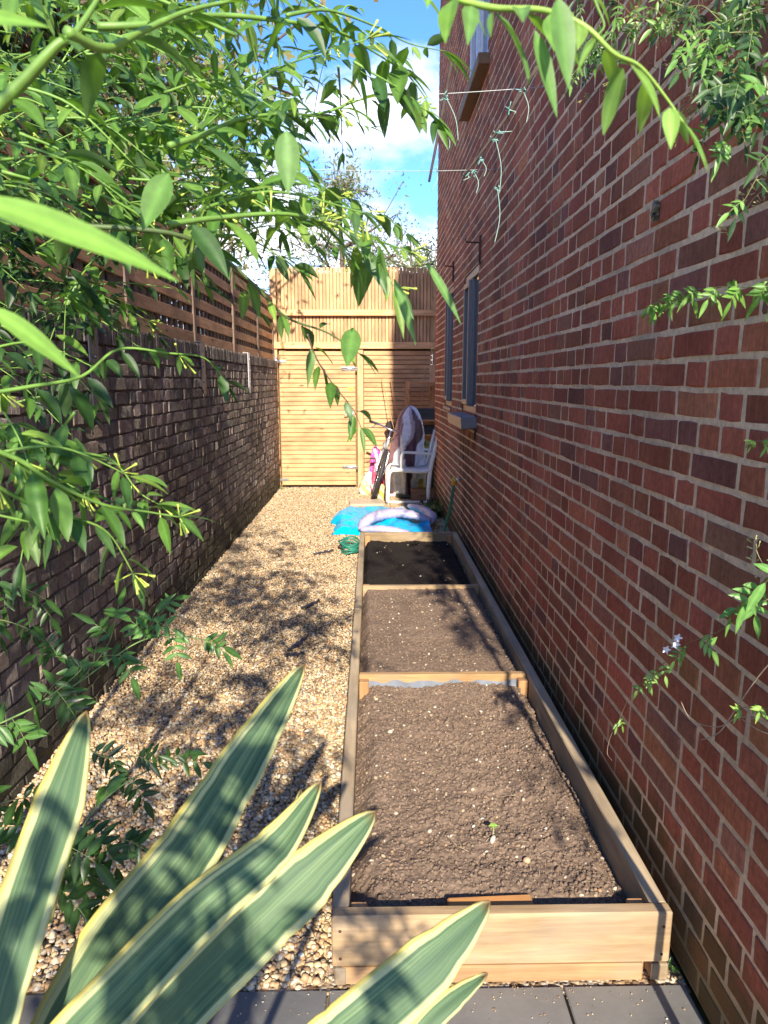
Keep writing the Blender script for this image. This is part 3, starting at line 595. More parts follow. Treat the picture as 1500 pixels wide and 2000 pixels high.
S([(600, 652, 1.06), (618, 700, 1.07), (650, 750, 1.08), (690, 800, 1.1), (705, 835, 1.1)], .0016, gap=.032, drop=.9, buds=.25, scol=(.10, .07, .05), ll=(.04, .065))
S([(660, 440, .95), (700, 480, .97), (745, 520, 1.0), (770, 560, 1.0)], .0018, gap=.03, drop=1.2, buds=.5, ll=(.07, .1))
S([(720, 90, 1.05), (760, 110, 1.1), (800, 150, 1.1), (830, 190, 1.12), (850, 230, 1.12)], .002, gap=.028, drop=1.1, ll=(.06, .09))
S([(560, 30, .95), (640, 20, 1.0), (730, 50, 1.05), (800, 85, 1.08), (870, 100, 1.1)], .0026, gap=.03, drop=.8)
S([(690, 120, 1.05), (740, 150, 1.05), (790, 180, 1.08), (830, 215, 1.1)], .002, gap=.03, drop=1)
# top right arching spray
S([(760, -50, .62), (860, -12, .6), (960, 15, .58), (1060, 20, .56), (1140, 50, .55), (1200, 105, .55), (1250, 130, .56), (1300, 190, .57), (1335, 240, .57)], .0030, gap=.022, drop=.9, ll=(.04, .066), scol=(.26, .42, .07), greens=[(.17, .33, .06), (.14, .28, .07), (.22, .38, .08)])
S([(1150, -30, .6), (1165, 10, .6), (1180, 50, .6), (1165, 70, .6)], .0015, gap=.03, drop=1.2, ll=(.03, .05))
# middle and lower left
S([(-60, 775, .9), (60, 755, .95), (160, 735, 1.0), (232, 682, 1.05), (330, 690, 1.08), (400, 700, 1.12), (440, 745, 1.15)], .0032, gap=.038, drop=.9, buds=.15, greens=DARKG+GREENS[:2])
S([(-60, 860, .75), (40, 900, .78), (100, 940, .8), (200, 985, .84), (290, 1000, .88), (350, 1010, .9)], .0036, gap=.026, buds=.38, budn=9, greens=GREENS[:3]+[(.15, .28, .06)])
S([(-40, 930, .78), (60, 985, .82), (140, 1010, .84), (210, 1040, .86), (260, 1120, .88)], .003, gap=.032, buds=.5, budn=9)
S([(60, 860, .9), (140, 880, .92), (220, 900, .95), (270, 960, .96), (310, 985, .97)], .0024, gap=.03, buds=.35)
S([(-30, 1000, .8), (60, 1020, .82), (110, 1030, .84)], .002, gap=.03, buds=.6, budn=9)
# very near, softly blurred leaves
for a, bb, Y_, wd in (((-60, 385), (342, 552), .33, .018), ((-20, 600), (150, 735), .42, .014), ((-120, 30), (95, 55), .40, .018)):
    p, q = U(*a, Y_), U(*bb, Y_*1.04); d = q-p; leaf(lm, p, d+V((0, 0, .12*d.length)), d.length*1.02, wd, (.22, .42, .07), nrm=V((.1, -.8, .6)), droop=.25, n=10, fold=.12)
for px, py, Y_, l, d, wd in ((560, 255, .75, .06, (0, 0, -1), .028), (330, 340, .75, .062, (-.55, 0, -.85), .032), (835, 515, .8, .075, (.55, 0, -.8), .011), (690, 640, 1.0, .055, (-.2, .1, -1), .032), (770, 545, .9, .085, (.35, 0, -.9), .014), (1090, -5, .5, .055, (.2, 0, -1), .019), (1045, 60, .55, .06, (.35, 0, -.95), .013)):
    leaf(lm, U(px, py, Y_), d, l, wd, (.13, .27, .06), nrm=V((.1, -1, .3)), droop=.3, n=8, fold=.15)
# fill
def inside(fn, n, **k):
    for _ in range(n):
        px, py, Y_ = fn(); p = U(px, py, Y_); d = V((random.gauss(.55, .5), random.gauss(.1, .5), random.gauss(-.05, .35))).normalized(); l = random.uniform(.12, .30)
        if p.x < XL+.08: continue
        shoot(sm, lm, bm, [p-d*l*.5, p+V((0, 0, .02)), p+d*l*.5+V((0, 0, -.05*l))], random.uniform(.0012, .0028), **k)
inside(lambda: (random.uniform(-100, 330), random.uniform(-60, 420), random.uniform(.8, 1.7)), 60, ll=(.04, .085), gap=.027, buds=.05)
inside(lambda: (random.uniform(300, 560), random.uniform(-60, 440), random.uniform(.9, 1.7)), 34, ll=(.04, .08), gap=.03, buds=.08)
inside(lambda: (random.uniform(540, 700), random.uniform(20, 300), random.uniform(1.0, 1.8)), 6, ll=(.04, .07), gap=.03, buds=.10)
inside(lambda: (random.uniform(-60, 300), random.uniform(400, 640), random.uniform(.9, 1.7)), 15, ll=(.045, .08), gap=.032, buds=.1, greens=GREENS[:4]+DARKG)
inside(lambda: (random.uniform(300, 720), random.uniform(390, 500), random.uniform(.9, 1.3)), 15, ll=(.04, .075), gap=.03, buds=.35)
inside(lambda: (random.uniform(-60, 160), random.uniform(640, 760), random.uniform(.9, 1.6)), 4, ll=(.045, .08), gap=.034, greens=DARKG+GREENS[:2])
inside(lambda: (random.uniform(-60, 120), random.uniform(830, 960), random.uniform(.8, 1.1)), 10, ll=(.045, .08), gap=.03, buds=.15)
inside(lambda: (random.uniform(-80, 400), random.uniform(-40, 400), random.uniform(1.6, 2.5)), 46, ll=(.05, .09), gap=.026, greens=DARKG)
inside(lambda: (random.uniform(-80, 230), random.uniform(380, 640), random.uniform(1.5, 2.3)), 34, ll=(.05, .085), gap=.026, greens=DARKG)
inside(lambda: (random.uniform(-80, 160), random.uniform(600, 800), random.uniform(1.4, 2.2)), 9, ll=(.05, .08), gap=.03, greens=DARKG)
inside(lambda: (random.uniform(380, 640), random.uniform(150, 400), random.uniform(1.0, 1.6)), 10, ll=(.045, .08), gap=.03, buds=.1)
sm.build('stem', m_stem, shrub); tag(lm.build('leaf', m_leaf, shrub), kind='stuff'); tag(bm.build('flower_bud', m_petal, shrub), kind='stuff')
# unseen leaf clumps added behind the viewer to shade gravel, bed and left wall
sm, lm, bm = MB(), MB(), MB()
def back(xg, yg, zg, yc):      # from a shaded point, up the sunbeam to distance yc
    k = (yg-yc)/(-SUN.y); return V((xg, yg, zg))+V((SUN.x, SUN.y, SUN.z))*k
def clump(c, n, R, leafs=(.06, .09)):
    for _ in range(n):
        p = V(c)+V((random.gauss(0, R[0]), random.gauss(0, R[1]), random.gauss(0, R[2]))); d = rv().normalized(); q = p-d*.1
        if (p-V((0, 0, CAMZ))).length < .35: continue
        shoot(sm, lm, bm, [q, p, p+d*.1+V((0, 0, -.02))], .002, ll=leafs, gap=.026, nseg=4)
for xg, yg, zg, n, R in ((-1.22, 4.9, .1, 26, (.10, .2, .28)), (-1.27, 4.2, .0, 16, (.10, .2, .22)), (-1.27, 5.2, .9, 30, (.10, .2, .25)), (-1.27, 4.6, 1.7, 26, (.1, .2, .25)), (-1.0, 3.2, 0, 26, (.2, .2, .2)), (-.72, 2.5, 0, 26, (.16, .2, .2)), (-.30, 2.3, 0, 20, (.08, .15, .16)), (-.5, 1.9, 0, 13, (.16, .2, .12)), (-.02, 1.56, .12, 9, (.06, .10, .05)), (-.75, 3.0, 0, 26, (.18, .2, .2)), (-.95, 2.2, 0, 22, (.2, .2, .2)), (-.36, 1.70, 0, 12, (.11, .15, .06)), (.50, 3.9, .17, 11, (.10, .25, .12)), (.60, 3.1, .17, 8, (.06, .2, .10)), (.40, 5.1, .13, 14, (.2, .2, .2)), (.62, 2.2, .17, 4, (.05, .15, .08)), (-1.25, 3.0, .9, 24, (.12, .2, .3))):
    clump(back(xg, yg, zg, -.55), n, R)
tag(lm.build('leaf', m_leaf, shrub), kind='stuff'); tag(sm.build('stem', m_stem, shrub), kind='stuff')  # leaves and stems of the added shade clumps, parented to the shrub
b = MB(); 
for a, e in (((-1.15, .75, 0), (-1.2, .2, 2.6)), ((-1.12, .78, 0), (-1.05, 1.2, 2.2)), ((-1.18, .7, 0), (-.9, -.5, 1.9)), ((-1.15, .72, .3), (-.75, .9, 1.7))): b.tube(spline([a, (V(a)+V(e))/2+rv(.06), e], 5), [.02-.0013*i for i in range(11)], 7, (.14, .11, .07))
b.build('trunk', m_bark, shrub)

# ---- jasmine (pinnate leaves)
JG = [(.10, .23, .04), (.14, .30, .055), (.19, .36, .08)]
def pinnate(sm, lm, base, d, Lr, pairs=3, ls=.03, greens=JG, nrm=None, term=1.5):
    d = V(d).normalized(); path = []; p = V(base); dd = d.copy()
    for i in range(pairs*2+2): path.append(p.copy()); p += dd*(Lr/(pairs*2+1)); dd = (dd+V((0, 0, -.08))).normalized()
    sm.tube(path, .0006, 4, (.2, .28, .08)); n0 = V(nrm) if nrm else V((random.gauss(0, .3), -1, .5+random.gauss(0, .3)))
    lat = d.cross(n0).normalized(); c = random.choice(greens)
    for i in range(pairs):
        q = path[2*i+1]
        for s in (-1, 1): leaf(lm, q, lat*s+dd*.45+rv(.1), ls*random.uniform(.8, 1.1)*(.85+.1*i), ls*.36, vary(c, .12), nrm=n0+rv(.15), droop=.35, n=5, fold=.2)
    leaf(lm, path[-1], dd+rv(.08), ls*term, ls*.42, vary(c, .1), nrm=n0+rv(.1), droop=.4, n=6, fold=.2)
def jshoot(*a, **k):
    if isinstance(a[0], bpy.types.Object):
        s_, l_ = MB(), MB(); jshoot0(s_, l_, *a[1:], **k); o = s_.build('shoot', m_stem, a[0]); lf = l_.build('leaf', m_jleaf, o); lf['kind'] = 'stuff'
    else: jshoot0(*a, **k)
def jshoot0(sm, lm, pts, r0=.0012, gap=.045, ls=.028, Lr=.05, start=0, greens=JG, scol=(.20, .22, .08), hang=1.):
    path = spline(pts, 6); tot = 0; nxt = .01; L0 = sum((path[i+1]-path[i]).length for i in range(len(path)-1)); sm.tube(path, [max(.0006, r0*(1-.5*i/len(path))) for i in range(len(path))], 5, scol); s = 1
    for i in range(len(path)-1):
        seg = path[i+1]-path[i]; l = seg.length
        while l > 1e-6 and nxt < tot+l:
            p = path[i]+seg*((nxt-tot)/l); t = seg.normalized(); f = nxt/L0; nxt += gap*random.uniform(.8, 1.25)
            if f < start: continue
            s = -s; lat = t.cross(V((0, -1, 0))).normalized()*s; pinnate(sm, lm, p, t*.4+lat*.7+V((0, -.15, -.6*hang))+rv(.15), Lr*random.uniform(.7, 1.1)*(1-.3*f), random.choice([2, 3, 3]), ls*(1-.3*f)*random.uniform(.85, 1.1), greens)
        tot += l
    pinnate(sm, lm, path[-1], path[-1]-path[-2], Lr*.6, 2, ls*.8, greens)
jas = thing('jasmine_vine', (.74, 1.1, 0), 'jasmine climber with small pinnate leaves hanging over the right brick wall', 'climber')
def W(px, py, off=.06):     # a point a little off the house face
    r = ray(px, py); t = (XW-off)/r.x; return V((r.x*t, r.y*t, r.z*t+CAMZ))
for name, fn in (('upper', 0), ('mid', 1), ('low', 2), ('tail', 3)):
    sm, lm, bm = MB(), MB(), MB()
    if fn == 0:
        for k in range(46):
            px, py = random.uniform(1130, 1600), random.uniform(-90, 110)
            if random.random() < .35: px, py = random.uniform(1380, 1600), random.uniform(80, 230)
            p = W(px, py, random.uniform(.04, .2)); d = V((random.gauss(-.1, .4), random.gauss(0, .5), random.gauss(-.35, .4))).normalized()
            jshoot(sm, lm, [p, p+d*.06, p+d*.11+V((0, 0, -.02))], .0012, .035, .03, .045, greens=DARKG+[(.12, .26, .05), (.17, .33, .07)])
        for px, py in ((1110, 170), (1150, 195), (1190, 160), (1210, 185), (1140, 150), (1290, 165), (1330, 115), (1380, 110), (1400, 150), (1350, 190), (1360, 220), (1410, 90), (1440, 190), (1330, 255), (1490, 235), (1300, 60), (1250, 30), (1380, 60), (1420, 130)):
            p = W(px, py, .07)
            for z in range(3): pp = p+rv(.010); sm.tube([W(px+50, py-70, .08), (p+W(px+50, py-70, .08))/2+V((0, 0, -.01)), pp], .0006, 4, (.18, .12, .07)); budspray(sm, bm, pp, V((-.5, 0, -.3)), 8, .012, (.42, .40, .14), .0008)
        for k in range(30): a = W(random.uniform(1150, 1500), random.uniform(-40, 120), .1); sm.tube(spline([a, a+rv(.03), a+rv(.06)+V((0, 0, -.04))], 3), .0007, 4, (.12, .08, .05))
    if fn == 0:
        o = sm.build('shoots', m_stem, jas); o['kind'] = 'stuff'; lf = lm.build('leaf', m_jleaf, o); lf['kind'] = 'stuff'; f_ = bm.build('bud', m_petal, o); f_['kind'] = 'stuff'
    def tend(pts, r, c=(.45, .36, .27)): b = MB(); b.tube(spline(pts, 6), r, 5, c); return b.build('tendril', m_stem, jas)
    def buds_(spots, off, d, n, l, c, r, par):
        b_, s2 = MB(), MB()
        for px, py in spots: budspray(s2, b_, W(px, py, off), V(d), n, l, c, r)
        f_ = b_.build('bud', m_petal, par); f_['kind'] = 'stuff'
    LG = [(.17, .34, .07), (.25, .42, .12)]
    if fn == 1:
        jshoot(jas, [W(1560, 540, .09), W(1480, 560, .09), W(1410, 560, .10), W(1330, 572, .1), W(1270, 600, .1)], .0012, .042, .034, .032, hang=1.3, greens=LG)
        st = tend([W(1560, 330, .07), W(1480, 380, .07), W(1445, 425, .08), W(1400, 455, .08)], .0008, (.40, .36, .16))
        buds_(((1480, 375), (1465, 385), (1455, 400), (1440, 420), (1425, 430), (1405, 450), (1500, 350), (1490, 400), (1425, 455)), .08, (-.7, 0, .3), 8, .012, (.55, .52, .22), .0009, st)
        jshoot(jas, [W(1540, 850, .06), W(1490, 860, .06), W(1470, 862, .06)], .0008, .03, .018, .02, greens=LG)
        st = tend([W(1540, 1100, .07), W(1495, 1105, .07), W(1475, 1070, .07)], .0008, (.40, .36, .16)); buds_(((1480, 1075), (1475, 1100), (1490, 1120), (1470, 1062)), .07, (-.5, 0, .6), 8, .013, (.55, .50, .20), .0009, st)
    if fn == 2:
        jshoot(jas, [W(1590, 1070, .12), W(1510, 1120, .12), W(1460, 1165, .12), W(1440, 1185, .12)], .0014, .055, .044, .06, hang=.8, greens=[(.14, .30, .07), (.22, .40, .12)])
        jshoot(jas, [W(1500, 1170, .12), W(1400, 1235, .11), W(1345, 1255, .1), W(1335, 1270, .09)], .0010, .09, .036, .06, start=.55, greens=[(.14, .30, .07), (.2, .38, .1)])
        for px, py in ((1322, 1245), (1300, 1268), (1318, 1258)):
            p = W(px, py, .12); b_ = MB()
            for k in range(5): a = k*1.256; leaf(b_, p, V((math.cos(a)*.8, -.35, math.sin(a)*.8)), .013, .007, (.85, .82, .85), nrm=V((0, -1, .2)), droop=0, n=4, fold=.1, rim=1.)
            b_.tube([p, p+V((.012, .004, .006))], .0008, 4, (.6, .35, .4)); b_.build('flower', m_petal, jas)
    if fn == 3:
        jshoot(jas, [W(1345, 1262, .1), W(1290, 1300, .09), W(1262, 1325, .09), W(1250, 1340, .09)], .0009, .06, .030, .04, start=.5, greens=LG, hang=1.3)
        jshoot(jas, [W(1250, 1335, .09), W(1225, 1370, .08), W(1208, 1410, .08)], .0008, .10, .026, .04, start=.8, hang=1.4, greens=[(.16, .30, .06), (.2, .36, .09)], scol=(.4, .33, .2))
        tend([W(1206, 1412, .08), W(1192, 1440, .08), W(1186, 1470, .08), W(1195, 1485, .08)], .0007); tend([W(1560, 1240, .1), W(1490, 1310, .09), W(1440, 1380, .08), W(1405, 1430, .08), W(1370, 1445, .08)], .0012)
        tend([W(1330, 1370, .07), W(1350, 1405, .07), W(1400, 1420, .08), W(1450, 1400, .08), W(1520, 1420, .08)], .001); tend([W(1450, 1405, .08), W(1490, 1430, .08), W(1540, 1440, .08)], .0009)
        jshoot(jas, [W(1440, 1385, .08), W(1470, 1380, .08), W(1520, 1390, .08)], .0008, .04, .020, .025, hang=.4, greens=[(.16, .32, .05), (.25, .4, .08)])
b = MB(); b.tube(spline([(.74, 1.1, 0), (.76, 1.02, .6), (.74, 1.08, 1.2), (.75, 1.0, 1.9), (.72, 1.3, 2.4)], 6), .011, 7, (.16, .12, .08)); b.build('stem', m_bark, jas)
# lower-left jasmine, mostly in shade
j2 = thing('jasmine_vine', (-1.0, 1.35, 0), 'shaded jasmine with pinnate leaves arching over the gravel at the lower left', 'climber')
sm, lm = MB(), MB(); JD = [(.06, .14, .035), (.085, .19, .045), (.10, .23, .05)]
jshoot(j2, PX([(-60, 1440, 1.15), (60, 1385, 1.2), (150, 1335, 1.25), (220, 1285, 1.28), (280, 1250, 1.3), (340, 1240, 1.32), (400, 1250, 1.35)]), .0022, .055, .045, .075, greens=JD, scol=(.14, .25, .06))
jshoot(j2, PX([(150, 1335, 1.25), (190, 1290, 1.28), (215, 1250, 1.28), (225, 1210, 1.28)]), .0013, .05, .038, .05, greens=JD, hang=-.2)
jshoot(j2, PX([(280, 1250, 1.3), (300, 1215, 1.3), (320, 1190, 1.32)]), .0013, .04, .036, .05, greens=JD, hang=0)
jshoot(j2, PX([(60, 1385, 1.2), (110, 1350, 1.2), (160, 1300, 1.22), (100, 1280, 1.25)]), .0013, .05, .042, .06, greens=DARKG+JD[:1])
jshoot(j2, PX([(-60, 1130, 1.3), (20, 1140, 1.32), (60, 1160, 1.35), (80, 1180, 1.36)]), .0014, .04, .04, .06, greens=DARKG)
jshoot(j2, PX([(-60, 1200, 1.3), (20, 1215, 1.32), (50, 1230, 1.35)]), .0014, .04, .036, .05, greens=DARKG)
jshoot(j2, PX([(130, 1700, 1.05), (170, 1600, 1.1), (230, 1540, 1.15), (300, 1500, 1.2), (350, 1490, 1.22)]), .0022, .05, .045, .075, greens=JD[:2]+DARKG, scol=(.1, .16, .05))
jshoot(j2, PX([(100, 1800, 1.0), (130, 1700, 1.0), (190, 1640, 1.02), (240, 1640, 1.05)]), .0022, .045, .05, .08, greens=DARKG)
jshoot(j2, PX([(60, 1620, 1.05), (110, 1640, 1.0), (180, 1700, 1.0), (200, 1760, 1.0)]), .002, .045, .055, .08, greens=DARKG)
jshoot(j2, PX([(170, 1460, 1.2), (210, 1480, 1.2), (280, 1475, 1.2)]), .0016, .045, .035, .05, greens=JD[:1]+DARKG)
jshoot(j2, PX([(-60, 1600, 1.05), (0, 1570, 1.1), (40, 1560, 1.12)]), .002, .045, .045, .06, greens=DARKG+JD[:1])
for a, bb in (((-1.0, 1.35, 0), U(-60, 1440, 1.15)), ((-1.0, 1.3, 0), U(100, 1800, 1.0)), ((-1.0, 1.35, .1), U(-60, 1130, 1.3)), ((-1.0, 1.35, .1), U(60, 1620, 1.05)), ((-1.0, 1.35, .1), U(-60, 1600, 1.05))): sm = MB(); sm.tube(spline([a, (V(a)+bb)/2+V((-.04, 0, .12)), bb], 6), .0026, 5, (.12, .17, .06)); sm.build('stem', m_stem, j2)

# seedling leaves
b = MB(); p = V(sg.location); b.tube([p, p+V((.002, 0, .02)), p+V((.001, 0, .038))], .0012, 5, (.4, .45, .2)); b.build('stem', m_stem, sg)
b = MB()
for a in range(6): leaf(b, p+V((.001, 0, .036)), V((math.cos(a*1.05), math.sin(a*1.05), .5)), .015, .010, (.30, .50, .10), nrm=V((0, -.4, 1)), n=4)
b.build('leaf', m_jleaf, sg)

# ---- variegated sword-leaved plant
def M_phorm():
    m, nt, p, o = newmat('variegated blade'); uv = N(nt, 'ShaderNodeUVMap'); s = N(nt, 'ShaderNodeSeparateXYZ'); L(nt, uv.outputs[0], s.inputs[0])
    mp = N(nt, 'ShaderNodeMapping'); mp.inputs['Scale'].default_value = (22, .22, 1); L(nt, uv.outputs[0], mp.inputs[0]); n = noise(nt, mp.outputs[0], 1.0, 3, .6)
    mp2 = N(nt, 'ShaderNodeMapping'); mp2.inputs['Scale'].default_value = (3.5, .25, 1); L(nt, uv.outputs[0], mp2.inputs[0]); n2 = noise(nt, mp2.outputs[0], 1.3, 3)
    mp3 = N(nt, 'ShaderNodeMapping'); mp3.inputs['Scale'].default_value = (120, .3, 1); L(nt, uv.outputs[0], mp3.inputs[0]); n3 = noise(nt, mp3.outputs[0], 1.0, 2)
    # distance from the midline 0..1
    a = N(nt, 'ShaderNodeMath', operation='SUBTRACT', i={1: .53}); L(nt, s.outputs[0], a.inputs[0]); ab = N(nt, 'ShaderNodeMath', operation='ABSOLUTE'); L(nt, a.outputs[0], ab.inputs[0])
    j = N(nt, 'ShaderNodeMath', operation='MULTIPLY_ADD', i={1: .10, 2: -.05}); L(nt, n2, j.inputs[0]); e = N(nt, 'ShaderNodeMath', operation='ADD'); L(nt, ab.outputs[0], e.inputs[0]); L(nt, j.outputs[0], e.inputs[1])
    green = ramp(nt, [(.30, (.055, .11, .065)), (.42, (.085, .155, .085)), (.56, (.12, .20, .095)), (.68, (.22, .32, .15))], n)
    yel = ramp(nt, [(.30, (.46, .50, .22)), (.57, (.54, .56, .28)), (.65, (.09, .16, .06))], n)
    f1 = ramp(nt, [(.345, 0), (.36, 1)], e.outputs[0]); col = mixc(nt, f1.outputs[0], green.outputs[0], yel.outputs[0])
    f2 = ramp(nt, [(.455, 0), (.475, 1)], ab.outputs[0]); col = mixc(nt, f2.outputs[0], col, (.62, .52, .14))
    st = ramp(nt, [(.655, 0), (.665, .8)], n); col = mixc(nt, st.outputs[0], col, (.05, .09, .04)) if False else col
    at_ = N(nt, 'ShaderNodeAttribute', attribute_name='Col'); sc3 = N(nt, 'ShaderNodeSeparateColor'); L(nt, at_.outputs[0], sc3.inputs[0]); col = mixc(nt, sc3.outputs[0], col, (.20, .11, .05))
    r3 = ramp(nt, [(.3, .74), (.7, 1.16)], n3); col = mixc(nt, 1., col, r3.outputs[0], 'MULTIPLY')
    L(nt, col, p.inputs['Base Color']); p.inputs['Roughness'].default_value = .5; p.inputs['Specular IOR Level'].default_value = .22; bump(nt, n3, p, .25, .0012)
    t = N(nt, 'ShaderNodeBsdfTranslucent'); L(nt, col, t.inputs[0]); ms = N(nt, 'ShaderNodeMixShader', i={0: .2}); L(nt, p.outputs[0], ms.inputs[1]); L(nt, t.outputs[0], ms.inputs[2]); L(nt, ms.outputs[0], o.inputs[0]); return m
m_ph = M_phorm()
ph = thing('variegated_flax_plant', (-.5, .37, 0), 'broad green and cream striped sword leaves with yellow margins in the lower left foreground', 'plant')
def blade(tip, mids, wpx, foot=(-.52, .36, .03), nrm=V((.15, -.9, .55)), dark=False, fold=.16, extra=None):
    pts = [U(*tip)]+[U(*m) for m in mids]; e_ = pts[-1]-pts[-2]; e_.normalize(); q1 = pts[-1]+e_*.12+V((0, 0, -.03)); q2 = q1.lerp(V(foot), .45)+V((-.04, 0, -.04)); pts = pts+[q1, q2, V(foot)]
    ws = [0]+[.93*w_*m[2]/F for w_, m in zip(wpx, mids)]; ws += [ws[-1]*.95, ws[-1]*.7, ws[-1]*.45]
    per = 8; path = spline(pts, per); k = len(path); wl = [ws[min(len(ws)-2, i//per)]*(1-(i % per)/per)+ws[min(len(ws)-1, i//per+1)]*((i % per)/per) for i in range(k-1)]+[ws[-1]]
    for i in range(per): t = i/per; wl[i] = ws[1]*(t**.72)
    b = MB(); vs = []; uv = []; cs = []; M = 9; tot = 0
    for i in range(2, k): wl[i] *= 1-(.05 if random.random() < .12 else 0)
    for i, p in enumerate(path):
        d = (path[min(i+1, k-1)]-path[max(i-1, 0)]).normalized(); n = (nrm-d*nrm.dot(d)).normalized(); s = n.cross(d)
        if i: tot += (path[i]-path[i-1]).length
        for j in range(M):
            u = j/(M-1); x = (u-.5)*wl[i]; z = abs(u-.5)*2
            cs.append((max(0., 1-tot/.012) if i else 1., 0, 0)); vs.append(p+s*x+n*(wl[i]*fold*(z**1.6)*.9+.0016*math.sin(tot*40+j))); uv.append((u, tot*6+tip[0]*.01))
    fs = [(i*M+j, i*M+j+1, (i+1)*M+j+1, (i+1)*M+j) for i in range(k-1) for j in range(M-1)]
    b.add(vs, fs, cs, 0, True, uv); o = b.build('leaf', m_ph, ph, uv=True)
    md = o.modifiers.new('thickness', 'SOLIDIFY'); md.thickness = .0018; md.offset = 0
    return o
blade((170, 1388, .62), [(120, 1560, .60), (60, 1740, .57), (-20, 2010, .52)], [112, 128, 132], nrm=V((.15, -.95, .35)))
blade((596, 1297, .74), [(490, 1470, .72), (370, 1665, .68), (225, 1850, .64), (90, 2080, .60)], [108, 150, 165, 165], nrm=V((-.15, -.9, .5)), fold=.2)
blade((628, 1526, .62), [(545, 1650, .60), (400, 1775, .57), (240, 1940, .54), (120, 2070, .52)], [92, 122, 140, 140], nrm=V((-.2, -.85, .6)), fold=.3)
blade((734, 1584, .68), [(600, 1715, .65), (460, 1850, .61), (310, 2010, .57)], [138, 150, 150], nrm=V((-.1, -.9, .5)), fold=.16)
blade((957, 1760, .56), [(840, 1880, .54), (720, 1985, .52), (600, 2090, .50)], [132, 150, 155], foot=(-.46, .36, .03), nrm=V((-.25, -.9, .5)), fold=.1)
blade((951, 1901, .60), [(885, 1950, .58), (810, 2030, .56)], [52, 60], foot=(-.46, .38, .03), nrm=V((-.1, -.9, .5)), fold=.2)
blade((588, 1540, .80), [(560, 1620, .78), (530, 1720, .74), (420, 1900, .66)], [34, 52, 60], nrm=V((.5, -.6, .5)), fold=.3)
blade((-60, 1500, .6), [(-110, 1700, .57), (-150, 1900, .54)], [90, 110], nrm=V((.3, -.9, .4)))
b = MB(); b.tube([(-.5, .37, 0), (-.5, .37, .05), (-.5, .37, .10)], [.06, .07, .05], 12, (.16, .16, .07)); b.build('crown', m_bark, ph)

# ---------------------------------------------------------------- trees beyond
def tree(name, base, top, spread, n_limb, n_leaf, greens, label, lsz=.1, bark=(.12, .085, .06), z0=.4, rx=1., hang=.5, clus=.25, cat='tree', mat=None, xmax=99):
    t = thing(name, base, label, cat); tb = MB(); lb = MB(); base = V(base); H = top-base.z; ends = []
    tr = spline([base, base+V((random.gauss(0, .1), random.gauss(0, .1), H*.4)), base+V((random.gauss(0, .2), random.gauss(0, .2), H*.93))], 6); k = len(tr)
    tb.tube(tr, [max(.012, H*.022*(1-.9*i/k)) for i in range(k)], 9, bark)
    for i in range(n_limb):
        f = random.uniform(z0, .97); p = tr[min(k-1, int(f*(k-1)))]; a = random.random()*6.28; rr = spread*math.sin(math.pi*min(1, (f-z0)/(1-z0)*.75+.22))*random.uniform(.6, 1.1)
        e = p+V((math.cos(a)*rr*rx, math.sin(a)*rr, rr*random.uniform(0, .7))); e.x = min(e.x, xmax-.1); m = (p+e)/2+rv(.06*rr)
        tb.tube(spline([p, m, e], 4), [H*.006*(1-j/10) for j in range(9)], 5, bark); ends += [m, e, e, (m+e)/2]
        for z in range(3):
            q = e+rv(.25*rr); q.x = min(q.x, xmax-.03); tb.tube([m.lerp(e, random.random()), q], H*.0018, 4, bark); ends.append(q)
    for i in range(n_leaf):
        c = random.choice(ends); p = c+rv(clus*random.random()**.5); p.x = min(p.x, xmax-lsz*random.uniform(.8, 2.)); d = rv()+V((0, 0, -hang)); s = lsz*random.uniform(.6, 1.3); d.normalize()
        n = rv().normalized(); sd = d.cross(n); sd = sd.normalized() if sd.length > .01 else d.orthogonal(); cc = vary(random.choice(greens), .25); w_ = s*.17
        lb.add([p, p+d*s*.45+sd*w_, p+d*s, p+d*s*.45-sd*w_], [(0, 1, 2, 3)], cc)
    tb.build('trunk', m_bark, t); o = lb.build('crown', mat or m_dleaf, t); return t
tree('tree', (-3.4, 7.6, 0), 7.2, 1.9, 60, 15000, [(.20, .22, .08), (.28, .27, .11), (.14, .18, .06), (.33, .28, .13)], 'tall tree with pale drooping leaves behind the left trellis', .13, hang=1.3, clus=.36)
tree('tree', (-.6, 16.5, 0), 6.5, 1.7, 60, 9000, [(.20, .23, .10), (.14, .19, .08), (.30, .26, .16)], 'thin pale tree beyond the wooden gate', .11, z0=.35, clus=.26)
tree('tree', (-4.2, 13, 0), 8.5, 2.2, 60, 9000, [(.16, .20, .08), (.22, .23, .09)], 'broad tree farther back on the left beyond the fence', .13, clus=.42)
tree('tree', (1.5, 24, 0), 6.6, 2.6, 60, 9000, [(.05, .08, .03), (.07, .1, .04)], 'dark distant tree low over the gate beside the house corner', .14, z0=.3, clus=.45)
for i, (x, y, tp) in enumerate(((-2.05, 2.6, 5.0), (-2.15, 3.9, 4.9), (-2.4, 5.2, 4.2))):
    tree('conifer', (x, y, 0), tp, .85, 120, 19000, DARKG+[(.09, .05, .03), (.05, .03, .022)], ['dark dense conifer at the near left behind the trellis and shrub', 'dark conifer with brown inner twigs standing second along the left trellis', 'dark conifer farthest along the left trellis'][i], .085, (.15, .055, .03), z0=.2, hang=.6, clus=.2, xmax=-1.56)['group'] = 'conifers behind the trellis'

